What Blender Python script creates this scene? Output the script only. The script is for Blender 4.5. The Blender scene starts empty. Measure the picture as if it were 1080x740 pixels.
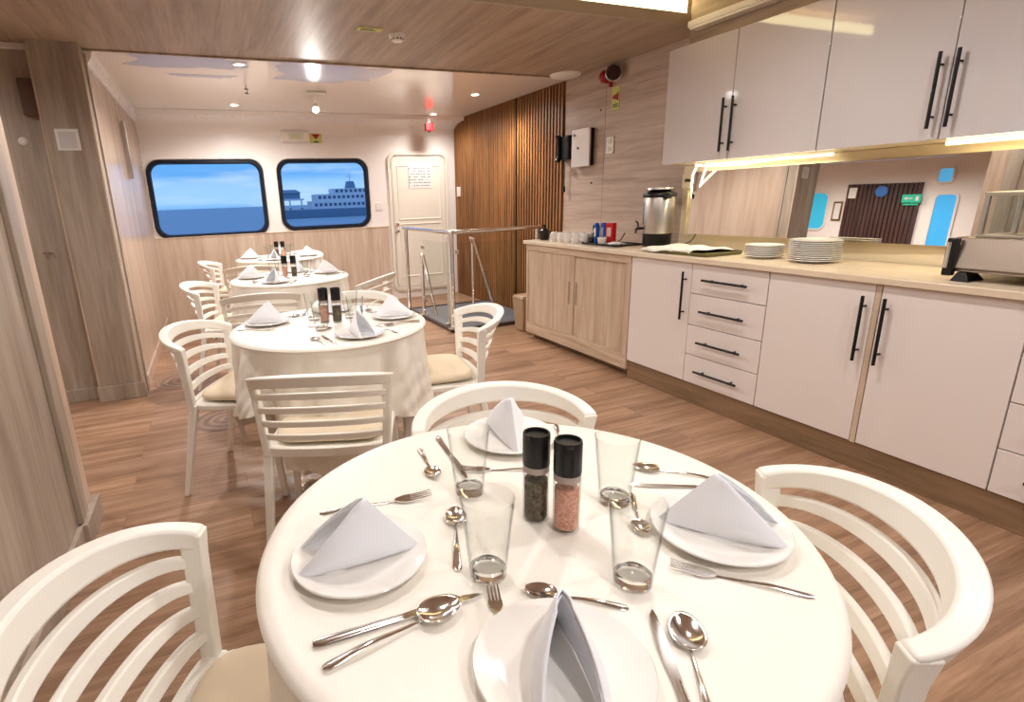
import bpy, bmesh, math, random
from mathutils import Vector, Matrix
random.seed(7)
C = bpy.context.scene.collection
PI = math.pi
sc = bpy.context.scene

# ------------------------------------------------------------------ materials
MATS = {}
def s2l(c):
    return tuple((v/12.92 if v <= .04045 else ((v+.055)/1.055)**2.4) for v in c)
def rgb(r, g, b): return s2l((r/255, g/255, b/255)) + (1,)
def mat(name, col, rough=.5, metal=0, spec=.5, coat=0, trans=0, ior=1.45, emit=None, estr=0, bump=None):
    m = bpy.data.materials.new(name); m.use_nodes = True
    nt = m.node_tree; b = nt.nodes['Principled BSDF']
    b.inputs['Base Color'].default_value = col
    b.inputs['Roughness'].default_value = rough
    b.inputs['Metallic'].default_value = metal
    b.inputs['Specular IOR Level'].default_value = spec
    b.inputs['Coat Weight'].default_value = coat
    b.inputs['Coat Roughness'].default_value = .05
    b.inputs['Transmission Weight'].default_value = trans
    b.inputs['IOR'].default_value = ior
    if emit:
        b.inputs['Emission Color'].default_value = emit; b.inputs['Emission Strength'].default_value = estr
    # every material gets a faint procedural variation
    tc = nt.nodes.new('ShaderNodeTexCoord'); n = nt.nodes.new('ShaderNodeTexNoise')
    n.inputs['Scale'].default_value = (bump[0] if bump else 30); n.inputs['Detail'].default_value = 3
    nt.links.new(tc.outputs['Object'], n.inputs['Vector'])
    if bump:
        bp = nt.nodes.new('ShaderNodeBump'); bp.inputs['Strength'].default_value = bump[1]; bp.inputs['Distance'].default_value = bump[2]
        nt.links.new(n.outputs['Fac'], bp.inputs['Height']); nt.links.new(bp.outputs['Normal'], b.inputs['Normal'])
    else:
        mr = nt.nodes.new('ShaderNodeMapRange')
        mr.inputs['To Min'].default_value = max(0, rough*.92); mr.inputs['To Max'].default_value = min(1, rough*1.08)
        nt.links.new(n.outputs['Fac'], mr.inputs['Value']); nt.links.new(mr.outputs['Result'], b.inputs['Roughness'])
    MATS[name] = m
    return m
def wood(name, cols, grain='Z', rough=.4, scale=1.0, planks=None, coat=0, streak=1.0):
    """laminate with stretched grain. grain = axis along which the grain runs"""
    m = bpy.data.materials.new(name); m.use_nodes = True; nt = m.node_tree; L = nt.links.new
    b = nt.nodes['Principled BSDF']; b.inputs['Roughness'].default_value = rough; b.inputs['Coat Weight'].default_value = coat
    b.inputs['Coat Roughness'].default_value = .12
    tc = nt.nodes.new('ShaderNodeTexCoord'); mp = nt.nodes.new('ShaderNodeMapping')
    hi, lo = 14*scale, .9*scale
    mp.inputs['Scale'].default_value = {'X': (lo, hi, hi), 'Y': (hi, lo, hi), 'Z': (hi, hi, lo)}[grain]
    L(tc.outputs['Object'], mp.inputs['Vector'])
    vec = mp.outputs['Vector']
    if planks:
        bt = nt.nodes.new('ShaderNodeTexBrick'); bm_ = nt.nodes.new('ShaderNodeMapping')
        L(tc.outputs['Object'], bm_.inputs['Vector']); L(bm_.outputs['Vector'], bt.inputs['Vector'])
        bt.inputs['Scale'].default_value = 1; bt.inputs['Brick Width'].default_value = planks[0]; bt.inputs['Row Height'].default_value = planks[1]
        bt.inputs['Mortar Size'].default_value = .0018; bt.inputs['Mortar Smooth'].default_value = .2
        bt.inputs['Color1'].default_value = (0, 0, 0, 1); bt.inputs['Color2'].default_value = (1, 1, 1, 1); bt.inputs['Mortar'].default_value = (.5, .5, .5, 1)
        bt.offset = .37; bt.offset_frequency = 2
        ad = nt.nodes.new('ShaderNodeVectorMath'); ad.operation = 'MULTIPLY_ADD'
        ad.inputs[1].default_value = (7, 13, 5); L(bt.outputs['Color'], ad.inputs[0]); L(vec, ad.inputs[2]); vec = ad.outputs[0]
    n1 = nt.nodes.new('ShaderNodeTexNoise'); n1.inputs['Scale'].default_value = 1; n1.inputs['Detail'].default_value = 6; n1.inputs['Roughness'].default_value = .62
    n1.inputs['Distortion'].default_value = .5; L(vec, n1.inputs['Vector'])
    n2 = nt.nodes.new('ShaderNodeTexNoise'); n2.inputs['Scale'].default_value = 5; n2.inputs['Detail'].default_value = 3; L(vec, n2.inputs['Vector'])
    mx = nt.nodes.new('ShaderNodeMath'); mx.operation = 'MULTIPLY_ADD'; mx.inputs[1].default_value = .35*streak
    L(n2.outputs['Fac'], mx.inputs[0])
    sb = nt.nodes.new('ShaderNodeMath'); sb.operation = 'SUBTRACT'; sb.inputs[1].default_value = .17*streak; L(n1.outputs['Fac'], sb.inputs[0]); L(sb.outputs[0], mx.inputs[2])
    cr = nt.nodes.new('ShaderNodeValToRGB'); e = cr.color_ramp.elements
    e[0].position = .30; e[0].color = cols[0]; e[1].position = .70; e[1].color = cols[-1]
    if len(cols) == 3: x = cr.color_ramp.elements.new(.5); x.color = cols[1]
    L(mx.outputs[0], cr.inputs['Fac']); out = cr.outputs['Color']
    if planks:
        hs = nt.nodes.new('ShaderNodeHueSaturation'); mr = nt.nodes.new('ShaderNodeMapRange')
        mr.inputs['To Min'].default_value = .88; mr.inputs['To Max'].default_value = 1.1
        L(bt.outputs['Color'], mr.inputs['Value']); L(mr.outputs['Result'], hs.inputs['Value']); L(out, hs.inputs['Color'])
        mm = nt.nodes.new('ShaderNodeMix'); mm.data_type = 'RGBA'; mm.inputs['B'].default_value = tuple(v*.45 for v in cols[0][:3])+(1,)
        ml = nt.nodes.new('ShaderNodeMath'); ml.operation = 'MULTIPLY'; ml.inputs[1].default_value = .3
        L(bt.outputs['Fac'], ml.inputs[0]); L(ml.outputs[0], mm.inputs['Factor'])
        L(hs.outputs['Color'], mm.inputs['A']); out = mm.outputs['Result']
    L(out, b.inputs['Base Color'])
    bp = nt.nodes.new('ShaderNodeBump'); bp.inputs['Strength'].default_value = .06; bp.inputs['Distance'].default_value = .002
    L(n1.outputs['Fac'], bp.inputs['Height']); L(bp.outputs['Normal'], b.inputs['Normal'])
    MATS[name] = m
    return m

wall_wood = wood('wall_wood', [rgb(150,134,118), rgb(174,158,142), rgb(194,180,164)], 'Z', .42, .75)
wains = wood('wainscot_wood', [rgb(186,160,138), rgb(208,184,162), rgb(220,200,180)], 'Z', .42, .9)
far_left = wood('far_left_wood', [rgb(176,150,130), rgb(196,172,152), rgb(206,186,168)], 'Z', .25, .6, streak=.6)
panel_h = wood('panel_horizontal', [rgb(166,142,124), rgb(188,166,149), rgb(203,184,168)], 'Y', .45, 1.1)
ceil_wood = wood('ceiling_wood', [rgb(148,128,110), rgb(170,149,130), rgb(188,168,149)], 'Y', .5, .9)
floor_wood = wood('floor_wood', [rgb(124,92,68), rgb(158,122,94), rgb(184,148,120)], 'X', .38, 1.3, planks=(1.35, .19))
cab_wood = wood('cabinet_wood', [rgb(178,154,130), rgb(198,175,151), rgb(213,192,170)], 'Z', .45, 1.8)
cab_wood_h = wood('cabinet_wood_h', [rgb(172,148,122), rgb(196,172,146), rgb(212,190,166)], 'Y', .45, 1.8)
slat_wood = wood('slat_wood', [rgb(104,66,32), rgb(140,92,48), rgb(168,116,64)], 'Z', .45, 1.4)
dark_slat = wood('dark_slat', [rgb(52,30,26), rgb(70,42,34), rgb(84,52,42)], 'Z', .5, 1.4)
plinth_m = wood('plinth_wood', [rgb(112,88,62), rgb(136,108,80), rgb(150,122,94)], 'Y', .5, 1.0)
counter_m = wood('counter_stone', [rgb(214,194,168), rgb(226,208,184), rgb(236,222,200)], 'Y', .3, .5, streak=.4)
splash_m = wood('splash_laminate', [rgb(228,210,172), rgb(236,220,184), rgb(242,228,196)], 'Y', .4, .8, streak=.5)
white_wall = mat('white_gelcoat', rgb(246,238,232), .28)
white_ceil = mat('white_gelcoat_ceiling', rgb(250,240,228), .14, coat=.15)
patch_m = mat('repair_primer', rgb(208,206,218), .22)
door_white = mat('door_white', rgb(240,230,214), .35)
gloss_white = mat('gloss_white_door', rgb(206,200,200), .05, coat=1)
satin_white = mat('satin_white_door', rgb(230,220,214), .3)
chair_m = mat('chair_plastic', rgb(246,242,232), .38)
cushion_m = mat('cushion_fabric', rgb(228,211,184), .85, bump=(400,.15,.001))
cloth_m = mat('tablecloth_vinyl', rgb(246,240,229), .38, bump=(9,.35,.012))
napkin_m = mat('napkin_cotton', rgb(244,245,249), .8, bump=(500,.12,.0006))
china = mat('white_china', rgb(246,242,236), .1, coat=.4)
steel = mat('polished_steel', rgb(236,234,232), .12, metal=1)
brushed = mat('brushed_steel', rgb(200,194,186), .32, metal=1)
chrome = mat('chrome', rgb(230,228,225), .06, metal=1)
black = mat('black_plastic', rgb(16,15,15), .35)
black_metal = mat('black_handle', rgb(14,12,12), .4)
rubber = mat('window_rubber', rgb(14,18,32), .4)
red_m = mat('red_plastic', rgb(160,16,20), .3)
blue_m = mat('blue_card', rgb(30,84,176), .5)
green_m = mat('green_card', rgb(18,92,72), .5)
teal_m = mat('pale_teal', rgb(120,180,190), .5)
white_pl = mat('white_plastic', rgb(236,232,224), .4)
paper = mat('paper_white', rgb(236,232,226), .7)
paper_grey = mat('paper_grey', rgb(120,116,112), .7)
label_yel = mat('label_yellow', rgb(206,206,120), .5)
dark_wood_blk = mat('dark_wood_block', rgb(104,80,64), .5)
bin_m = mat('bin_plastic', rgb(178,150,120), .5)
ped_m = mat('pedestal_grey', rgb(120,112,106), .35, metal=1)
towel_m = mat('towel_white', rgb(240,238,228), .85, bump=(220,.2,.001))
tray_m = mat('tray_olive', rgb(104,96,52), .5)
pepper_m = mat('peppercorns', rgb(66,58,44), .7, bump=(260,1,.004))
salt_m = mat('pink_salt', rgb(232,160,132), .6, bump=(300,1,.003))
for mm_, c1, c2, sc_ in ((pepper_m, rgb(38,32,26), rgb(128,114,86), 260), (salt_m, rgb(216,128,100), rgb(250,206,184), 330)):
    nt = mm_.node_tree; v = nt.nodes.new('ShaderNodeTexVoronoi'); v.inputs['Scale'].default_value = sc_
    tc = nt.nodes.new('ShaderNodeTexCoord'); nt.links.new(tc.outputs['Object'], v.inputs['Vector'])
    cr = nt.nodes.new('ShaderNodeValToRGB'); cr.color_ramp.elements[0].color = c1; cr.color_ramp.elements[1].color = c2
    nt.links.new(v.outputs['Color'], cr.inputs['Fac']); nt.links.new(cr.outputs['Color'], nt.nodes['Principled BSDF'].inputs['Base Color'])
mirror_m = mat('mirror_silver', rgb(226,224,220), .01, metal=1)
deck_m = mat('landing_floor', rgb(104,108,118), .3)
deck_edge = mat('landing_edge', rgb(70,62,56), .4)
led_warm = mat('led_warm', rgb(255,240,190), .5, emit=(1, .86, .5, 1), estr=7)
led_white = mat('led_tube', rgb(255,250,230), .5, emit=(1, .93, .70, 1), estr=3)
lamp_em = mat('lamp_lens', rgb(255,250,240), .5, emit=(1, .93, .82, 1), estr=9)
trough_em = mat('trough_strip', rgb(255,240,180), .5, emit=(1, .88, .45, 1), estr=5)
exit_em = mat('exit_green', rgb(30,150,110), .5, emit=(.04, .45, .33, 1), estr=.6)
ship_hull = mat('ship_hull', rgb(120,146,170), .6)
ship_white = mat('ship_upper', rgb(226,228,230), .6)
ship_dark = mat('ship_windows', rgb(90,110,135), .4)
clear_solid = mat('solid_glass', (1, 1, 1, 1), .02, trans=1, ior=1.45)

def thin_glass(name, tint=(1,1,1,1), k=1.0, ior=1.45, edge=None):
    m = bpy.data.materials.new(name); m.use_nodes = True; nt = m.node_tree; L = nt.links.new
    nt.nodes.remove(nt.nodes['Principled BSDF']); out = nt.nodes['Material Output']
    t = nt.nodes.new('ShaderNodeBsdfTransparent'); t.inputs['Color'].default_value = tint
    g = nt.nodes.new('ShaderNodeBsdfGlossy'); g.inputs['Roughness'].default_value = .02
    f = nt.nodes.new('ShaderNodeLayerWeight'); f.inputs['Blend'].default_value = .35*k
    geo = nt.nodes.new('ShaderNodeNewGeometry'); inv = nt.nodes.new('ShaderNodeMath'); inv.operation = 'MULTIPLY_ADD'   # outer faces reflect, inner faces only let light through
    inv.inputs[1].default_value = -1; inv.inputs[2].default_value = 1; L(geo.outputs['Backfacing'], inv.inputs[0])
    mu = nt.nodes.new('ShaderNodeMath'); mu.operation = 'MULTIPLY'; L(f.outputs['Fresnel'], mu.inputs[0]); L(inv.outputs[0], mu.inputs[1])
    x = nt.nodes.new('ShaderNodeMixShader'); L(mu.outputs[0], x.inputs['Fac'])
    n = nt.nodes.new('ShaderNodeTexNoise'); n.inputs['Scale'].default_value = 4; bp = nt.nodes.new('ShaderNodeBump'); bp.inputs['Strength'].default_value = .01
    L(n.outputs['Fac'], bp.inputs['Height']); L(bp.outputs['Normal'], g.inputs['Normal'])
    if edge:
        # more glass to look through towards the silhouette
        fw = nt.nodes.new('ShaderNodeLayerWeight'); fw.inputs['Blend'].default_value = .5
        pw = nt.nodes.new('ShaderNodeMath'); pw.operation = 'POWER'; pw.inputs[1].default_value = 5; L(fw.outputs['Facing'], pw.inputs[0])
        mc = nt.nodes.new('ShaderNodeMix'); mc.data_type = 'RGBA'; mc.inputs['A'].default_value = tint; mc.inputs['B'].default_value = edge
        L(pw.outputs[0], mc.inputs['Factor']); L(mc.outputs['Result'], t.inputs['Color'])
    L(t.outputs[0], x.inputs[1]); L(g.outputs[0], x.inputs[2]); L(x.outputs[0], out.inputs['Surface'])
    return m
tumbler_m = thin_glass('tumbler_glass', (.975, .98, .975, 1), .9, edge=(.38, .4, .38, 1))
pane_m = thin_glass('window_pane', (.95, .98, 1, 1), .3)
rail_glass = thin_glass('rail_glass', (.95, .97, .965, 1), .3)

# ------------------------------------------------------------------ mesh helpers
class MB:
    def __init__(s): s.bm = bmesh.new()
    def box(s, a, b, M=None):
        a = Vector(a); b = Vector(b)
        vs = [s.bm.verts.new((x, y, z)) for x in (a.x, b.x) for y in (a.y, b.y) for z in (a.z, b.z)]
        if M is not None:
            for v in vs: v.co = M @ v.co
        for f in ((0,1,3,2),(4,6,7,5),(0,4,5,1),(2,3,7,6),(0,2,6,4),(1,5,7,3)): s.bm.faces.new([vs[i] for i in f])
        return s
    def hexa(s, lo, hi):
        """8 corners: 4 lower (ccw), 4 upper (ccw)"""
        v = [s.bm.verts.new(p) for p in list(lo)+list(hi)]
        for f in ((3,2,1,0),(4,5,6,7),(0,1,5,4),(1,2,6,5),(2,3,7,6),(3,0,4,7)): s.bm.faces.new([v[i] for i in f])
        return s
    def sweep(s, pts, secs, closed=False, cap=True):
        """pts: list of frames (list of Vector lists): each sec is list of 3-D points"""
        rings = [[s.bm.verts.new(p) for p in ring] for ring in secs]
        n = len(rings[0]); m = len(rings)
        for i in range(m if closed else m-1):
            a, b = rings[i], rings[(i+1) % m]
            for k in range(n): s.bm.faces.new((a[k], a[(k+1) % n], b[(k+1) % n], b[k]))
        if cap and not closed:
            s.bm.faces.new(list(reversed(rings[0]))); s.bm.faces.new(rings[-1])
        return s
    def tube(s, pts, r, n=10, closed=False):
        pts = [Vector(p) for p in pts]; rr = r if isinstance(r, (list, tuple)) else [r]*len(pts)
        secs = []; up = None
        for i, p in enumerate(pts):
            if closed: t = (pts[(i+1) % len(pts)]-pts[i-1]).normalized()
            else: t = (pts[min(i+1, len(pts)-1)]-pts[max(i-1, 0)]).normalized()
            if up is None:
                up = Vector((0,0,1)) if abs(t.z) < .9 else Vector((1,0,0))
            a = t.cross(up)
            if a.length < 1e-4: a = t.cross(Vector((1,0.3,0)))
            a.normalize(); b = t.cross(a); up = -b if False else up
            secs.append([p + rr[i]*(math.cos(2*PI*k/n)*a + math.sin(2*PI*k/n)*b) for k in range(n)])
        return s.sweep(None, secs, closed)
    def lathe(s, prof, n=32, c=(0,0,0)):
        """prof list of (r,z); r=0 ends closed by a pole"""
        c = Vector(c); rings = []
        for r, z in prof:
            if r < 1e-6: rings.append([s.bm.verts.new(c+Vector((0,0,z)))])
            else: rings.append([s.bm.verts.new(c+Vector((r*math.cos(2*PI*k/n), r*math.sin(2*PI*k/n), z))) for k in range(n)])
        for a, b in zip(rings, rings[1:]):
            if len(a) == 1 and len(b) == 1: continue
            for k in range(n):
                k2 = (k+1) % n
                if len(a) == 1: s.bm.faces.new((a[0], b[k2], b[k]))
                elif len(b) == 1: s.bm.faces.new((a[k], a[k2], b[0]))
                else: s.bm.faces.new((a[k], a[k2], b[k2], b[k]))
        return s
    def poly(s, loop, d, holes=()):
        """planar polygon (3-D points) extruded by vector d, with holes"""
        d = Vector(d)
        edges = []; loops = []
        for lp in [loop]+list(holes):
            vs = [s.bm.verts.new(p) for p in lp]; loops.append(vs)
            for i in range(len(vs)): edges.append(s.bm.edges.new((vs[i], vs[(i+1) % len(vs)])))
        if holes: r = bmesh.ops.triangle_fill(s.bm, use_beauty=True, use_dissolve=False, edges=edges); faces = [g for g in r['geom'] if isinstance(g, bmesh.types.BMFace)]
        else: faces = [s.bm.faces.new(loops[0])]
        r = bmesh.ops.extrude_face_region(s.bm, geom=faces)
        for v in [g for g in r['geom'] if isinstance(g, bmesh.types.BMVert)]: v.co += d
        return s
    def grid(s, f, nu, nv, closed_u=False):
        vs = [[s.bm.verts.new(f(i/nu, j/nv)) for j in range(nv+1)] for i in range(nu if closed_u else nu+1)]
        m = len(vs)
        for i in range(nu):
            for j in range(nv):
                a, b = vs[i], vs[(i+1) % m]
                s.bm.faces.new((a[j], b[j], b[j+1], a[j+1]))
        return s
    def build(s, name, m, parent=None, smooth=False, bevel=0, solid=0, sub=0, seg=2):
        bmesh.ops.remove_doubles(s.bm, verts=s.bm.verts, dist=1e-6)
        bmesh.ops.recalc_face_normals(s.bm, faces=s.bm.faces)
        me = bpy.data.meshes.new(name); s.bm.to_mesh(me); s.bm.free()
        o = bpy.data.objects.new(name, me); C.objects.link(o)
        me.materials.append(m)
        if smooth:
            for p in me.polygons: p.use_smooth = True
            try: me.set_sharp_from_angle(angle=math.radians(40))
            except Exception: pass
        if solid:
            md = o.modifiers.new('solid', 'SOLIDIFY'); md.thickness = solid; md.offset = 0
        if bevel:
            md = o.modifiers.new('bevel', 'BEVEL'); md.width = bevel; md.segments = seg; md.limit_method = 'ANGLE'; md.angle_limit = math.radians(40)
            for p in me.polygons: p.use_smooth = True
            try: me.set_sharp_from_angle(angle=math.radians(40))
            except Exception: pass
        if sub:
            md = o.modifiers.new('sub', 'SUBSURF'); md.levels = sub; md.render_levels = sub
        if parent: o.parent = parent
        return o

def thing(name, label, cat, loc=(0,0,0), rz=0, group=None):
    o = bpy.data.objects.new(name, None); C.objects.link(o); o.location = loc; o.rotation_euler = (0,0,rz)
    o.empty_display_size = .05
    o['label'] = label; o['category'] = cat
    if group: o['group'] = group
    return o
def tag(o, label, cat, group=None):
    o['label'] = label; o['category'] = cat
    if group: o['group'] = group
    return o
def struct(o): o['kind'] = 'structure'; return o
KIDS = {}
def kids(o):
    return [c for c in C.objects if c.parent == o]
def dup(root, loc, rz, label, group=None, scale=None):
    def cp(o, par):
        c = o.copy(); C.objects.link(c); c.parent = par
        for g in kids(o): cp(g, c)
        return c
    r = cp(root, None); r.location = loc; r.rotation_euler = (root.rotation_euler.x, root.rotation_euler.y, rz)
    r['label'] = label
    if group: r['group'] = group
    if scale: r.scale = scale
    return r
def rrect(w, h, r, n=6):
    """rounded rectangle corners centred at 0, list of (a,b)"""
    out = []
    for cx, cy, a0 in ((w/2-r, h/2-r, 0), (-w/2+r, h/2-r, 90), (-w/2+r, -h/2+r, 180), (w/2-r, -h/2+r, 270)):
        for k in range(n+1):
            a = math.radians(a0+90*k/n); out.append((cx+r*math.cos(a), cy+r*math.sin(a)))
    return out

# ------------------------------------------------------------------ key dimensions
ZC = 2.245; YB = 6.9; XR = 3.1; XL = -.58; XN = -.63; YN = 2.5; YC = 4.2
LEFT = -5.0; REAR = -3.0

# ------------------------------------------------------------------ room shell
struct(MB().box((LEFT, REAR, -.1), (XR+.2, YB+.2, 0)).build('floor', floor_wood))

# back wall with two windows (rounded holes)
W1 = (-.546, .95, .644, 1.771); W2 = (.822, .975, 1.893, 1.771)
def hole(w, g, y, r):
    cx, cz = (w[0]+w[2])/2, (w[1]+w[3])/2
    return [(cx+a, y, cz+b) for a, b in rrect(w[2]-w[0]+g, w[3]-w[1]+g, r)]
m = MB()
m.poly([(LEFT, YB, 0), (XR, YB, 0), (XR, YB, ZC+.3), (LEFT, YB, ZC+.3)], (0, .12, 0), [hole(W1, 0, YB, .13), hole(W2, 0, YB, .13)])
struct(m.build('wall_back', white_wall))
for i, w in enumerate((W1, W2)):
    m = MB(); out = hole(w, .03, YB, .14); inn = hole(w, -.07, YB, .11)
    secs = []
    for (a, b) in zip(out, inn):
        a = Vector(a); b = Vector(b)
        secs.append([a+Vector((0,-.001,0)), a.lerp(b,.25)+Vector((0,-.022,0)), a.lerp(b,.75)+Vector((0,-.022,0)), b+Vector((0,-.004,0)), b+Vector((0,.03,0)), a+Vector((0,.005,0))])
    m.sweep(None, secs, closed=True)
    fr = struct(m.build('window_%d' % (i+1), rubber, smooth=True))
    m = MB(); m.poly(hole(w, -.05, YB+.02, .115), (0, .006, 0)); p = m.build('pane', pane_m, fr)
    m = MB(); out = hole(w, .055, YB, .15); inn = hole(w, .028, YB, .14)
    m.sweep(None, [[Vector(a)+Vector((0,-.001,0)), Vector(a).lerp(Vector(b),.5)+Vector((0,-.014,0)), Vector(b)+Vector((0,-.004,0))] for a, b in zip(out, inn)], closed=True)
    m.build('window_trim', white_wall, fr, smooth=True)

# wainscot and cap
struct(MB().box((XL, YB-.02, 0), (2.13, YB, .945)).build('trim_1', wains))
struct(MB().box((XL, YB-.026, .945), (2.13, YB, .958)).build('trim_2', wains, bevel=.002))
# cove at the head of the back wall
m = MB(); pr = [(YB, 2.05), (YB-.02, 2.10), (YB-.07, 2.15), (YB-.16, 2.185), (YB-.30, 2.205), (YB-.33, 2.20), (YB-.36, ZC), (YB, ZC)]
m.poly([(XL, y, z) for y, z in pr], (XR-XL, 0, 0)); struct(m.build('trim_3', white_wall, smooth=True))

# left far wall (behind the pilaster) + its cove
struct(MB().box((XL-.12, YC+.1, 0), (XL, YB, ZC)).build('wall_left', far_left))
struct(MB().box((XL, YC+.13, 0), (XL+.014, YB-.02, .1)).build('baseboard_left', far_left, bevel=.003))
m = MB(); m.poly([(XL-.01, YC+.1, 2.15), (XL+.012, YC+.1, 2.16), (XL+.04, YC+.1, 2.20), (XL+.05, YC+.1, ZC-.001), (XL-.01, YC+.1, ZC-.001)], (0, YB-YC-.1, 0))
struct(m.build('trim_4', white_wall))
struct(MB().box((XL-.005, YC+.075, 0), (XL+.012, YC+.115, ZC-.03)).build('trim_5', wall_wood, bevel=.003))
# pilaster at the passage, recess face, its boards
struct(MB().box((-.845, YC-.04, 0), (XL, YC+.1, ZC)).build('wall_pilaster', wall_wood))
struct(MB().box((-.852, YC-.045, 0), (-.842, YC-.02, ZC-.02)).build('trim_6', wains, bevel=.004))
struct(MB().box((XL-.01, YC-.045, 0), (XL+.003, YC-.03, ZC-.02)).build('trim_7', wains, bevel=.004))
struct(MB().box((-.86, YC-.055, 0), (XL+.012, YC-.04, .11)).build('baseboard_pilaster', wall_wood, bevel=.003))
struct(MB().box((-1.2, YC+.06, 0), (-.845, YC+.14, ZC)).build('wall_recess', wall_wood))
struct(MB().box((-1.2, YC+.045, 0), (-.86, YC+.06, .09)).build('baseboard_recess', wall_wood, bevel=.003))
struct(MB().box((-1.2, YC+.04, ZC-.035), (-.862, YC+.06, ZC)).build('trim_8', white_wall, bevel=.004))

# near left wall with door trim
struct(MB().box((XN-.12, REAR, 0), (XN, YN-.12, ZC+.3)).build('wall_near_left', wall_wood))
struct(MB().box((XN-.14, YN-.13, 0), (XN+.004, YN, ZC)).build('trim_9', wains, bevel=.004))
struct(MB().box((XN+.0, YN-.23, 0), (XN+.02, YN-.13, ZC)).build('trim_10', wall_wood, bevel=.003))
struct(MB().box((XN, REAR, 0), (XN+.02, YN-.23, .10)).build('baseboard_near_left', wall_wood, bevel=.003))
struct(MB().box((XN-.15, YN-.25, 0), (XN+.036, YN+.012, .10)).build('baseboard_near_left_end', wall_wood, bevel=.003))

# right wall
struct(MB().box((XR, REAR, 0), (XR+.12, 4.43, ZC+.3)).build('wall_right', panel_h))
struct(MB().box((XR+.02, 4.43, 0), (XR+.12, YB, ZC+.1)).build('wall_slatted_backing', mat('slat_backing', rgb(40,24,14), .8)))
m = MB()
y = 4.445
while y < YB-.02:
    m.box((XR-.018, y, 0), (XR+.021, y+.026, ZC-.001)); y += .052
struct(m.build('wall_slatted', slat_wood))
struct(MB().box((XR-.03, 5.26, 0), (XR-.018, 5.272, ZC-.01)).build('trim_11', mat('slat_joint', rgb(36,22,14), .6)))
struct(MB().box((XR-.001, 3.868, .89), (XR+.001, 3.871, ZC)).build('trim_12', mat('panel_joint', rgb(150,128,110), .6)))
# ceiling: wood band, white bay, raised recess
struct(MB().box((-1.9, 2.84, ZC), (XR, 4.30, ZC+.05)).build('ceiling_wood_band', ceil_wood))
struct(MB().box((-1.9, 4.285, ZC-.012), (XR, 4.30, ZC)).build('trim_13', ceil_wood, bevel=.002))
struct(MB().box((LEFT, 4.30, ZC+.002), (XR, YB, ZC+.05)).build('ceiling_white', white_ceil))
struct(MB().box((LEFT, REAR, ZC), (-1.9, 4.30, ZC+.05)).build('ceiling_side_room', white_ceil))
struct(MB().box((-1.9, REAR, ZC+.19), (XR, 3.05, ZC+.25)).build('ceiling_recess', mat('recess_paint', rgb(186,164,144), .5)))
struct(MB().box((-1.9, 2.825, ZC-.004), (XR, 2.84, ZC+.06)).build('trim_14', mat('recess_lip', rgb(180,168,152), .5), bevel=.002))
struct(MB().box((-1.9, 3.05, ZC+.05), (XR, 3.1, ZC+.25)).build('wall_recess_end', ceil_wood))
struct(MB().box((-1.92, REAR, ZC+.05), (-1.9, 3.1, ZC+.25)).build('wall_recess_side', ceil_wood))
# rear of the room (behind the photographer): big windows to the sea
REARW = [(-.3, 1.0, .9, 1.85), (1.2, 1.0, 2.6, 1.85)]
def hole_r(w, g, y, r):
    cx, cz = (w[0]+w[2])/2, (w[1]+w[3])/2
    return [(cx+a, y, cz+b) for a, b in rrect(w[2]-w[0]+g, w[3]-w[1]+g, r)]
m = MB(); m.poly([(LEFT, REAR, 0), (XR, REAR, 0), (XR, REAR, ZC+.3), (LEFT, REAR, ZC+.3)], (0, -.1, 0), [hole_r(w, 0, REAR, .12) for w in REARW])
struct(m.build('wall_rear', white_wall))
for i, w in enumerate(REARW):
    m = MB(); m.sweep(None, [[Vector(a), Vector(a)+Vector((0,.02,0)), Vector(b)+Vector((0,.02,0)), Vector(b)+Vector((0,-.03,0))] for a, b in zip(hole_r(w, .03, REAR, .13), hole_r(w, -.07, REAR, .1))], closed=True)
    fr = struct(m.build('window_%d' % (i+3), rubber, smooth=True))
    m = MB(); m.poly(hole_r(w, -.05, REAR-.03, .1), (0, -.006, 0)); m.build('pane', pane_m, fr)
# side room seen in the mirror
struct(MB().box((LEFT-.1, REAR, 0), (LEFT, YB, ZC)).build('wall_side', white_wall))
m = MB(); yy = 4.62
while yy < 5.70: m.box((LEFT, yy, 0), (LEFT+.05, yy+.045, 1.86)); yy += .065
struct(m.build('wall_side_slats', dark_slat))
PT = (rgb(40,150,170), rgb(40,130,190), rgb(60,150,200))
for i, (y0, y1, z0, z1, r) in enumerate(((6.02, 6.5, 1.08, 1.72, .1), (4.16, 4.42, .78, 1.66, .06), (4.28, 4.45, 1.86, 2.06, .03))):
    m = MB(); lp = [(LEFT+.003, (y0+y1)/2+a, (z0+z1)/2+b) for a, b in rrect(y1-y0, z1-z0, r)]
    lo = [(LEFT+.003, (y0+y1)/2+a, (z0+z1)/2+b) for a, b in rrect(y1-y0+.06, z1-z0+.06, r+.03)]
    m.sweep(None, [[Vector(a), Vector(a)+Vector((.02,0,0)), Vector(b)+Vector((.02,0,0)), Vector(b)] for a, b in zip(lo, lp)], closed=True)
    fr = struct(m.build('window_%d' % (i+5), white_pl))
    m = MB(); m.poly(lp, (.004, 0, 0)); m.build('pane', mat('sky_lit_pane_%d' % i, rgb(40,150,200), .2, emit=((.04,.42,.55,1),(.1,.38,.75,1),(.12,.45,.8,1))[i], estr=.8), fr)
t = thing('exit_sign', 'green illuminated exit sign with running figure and arrow above dark slatted wall', 'sign', (LEFT+.06, 4.72, 1.6))
MB().box((0, -.13, -.06), (.03, .13, .07)).build('panel', exit_em, t, bevel=.004)
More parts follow.
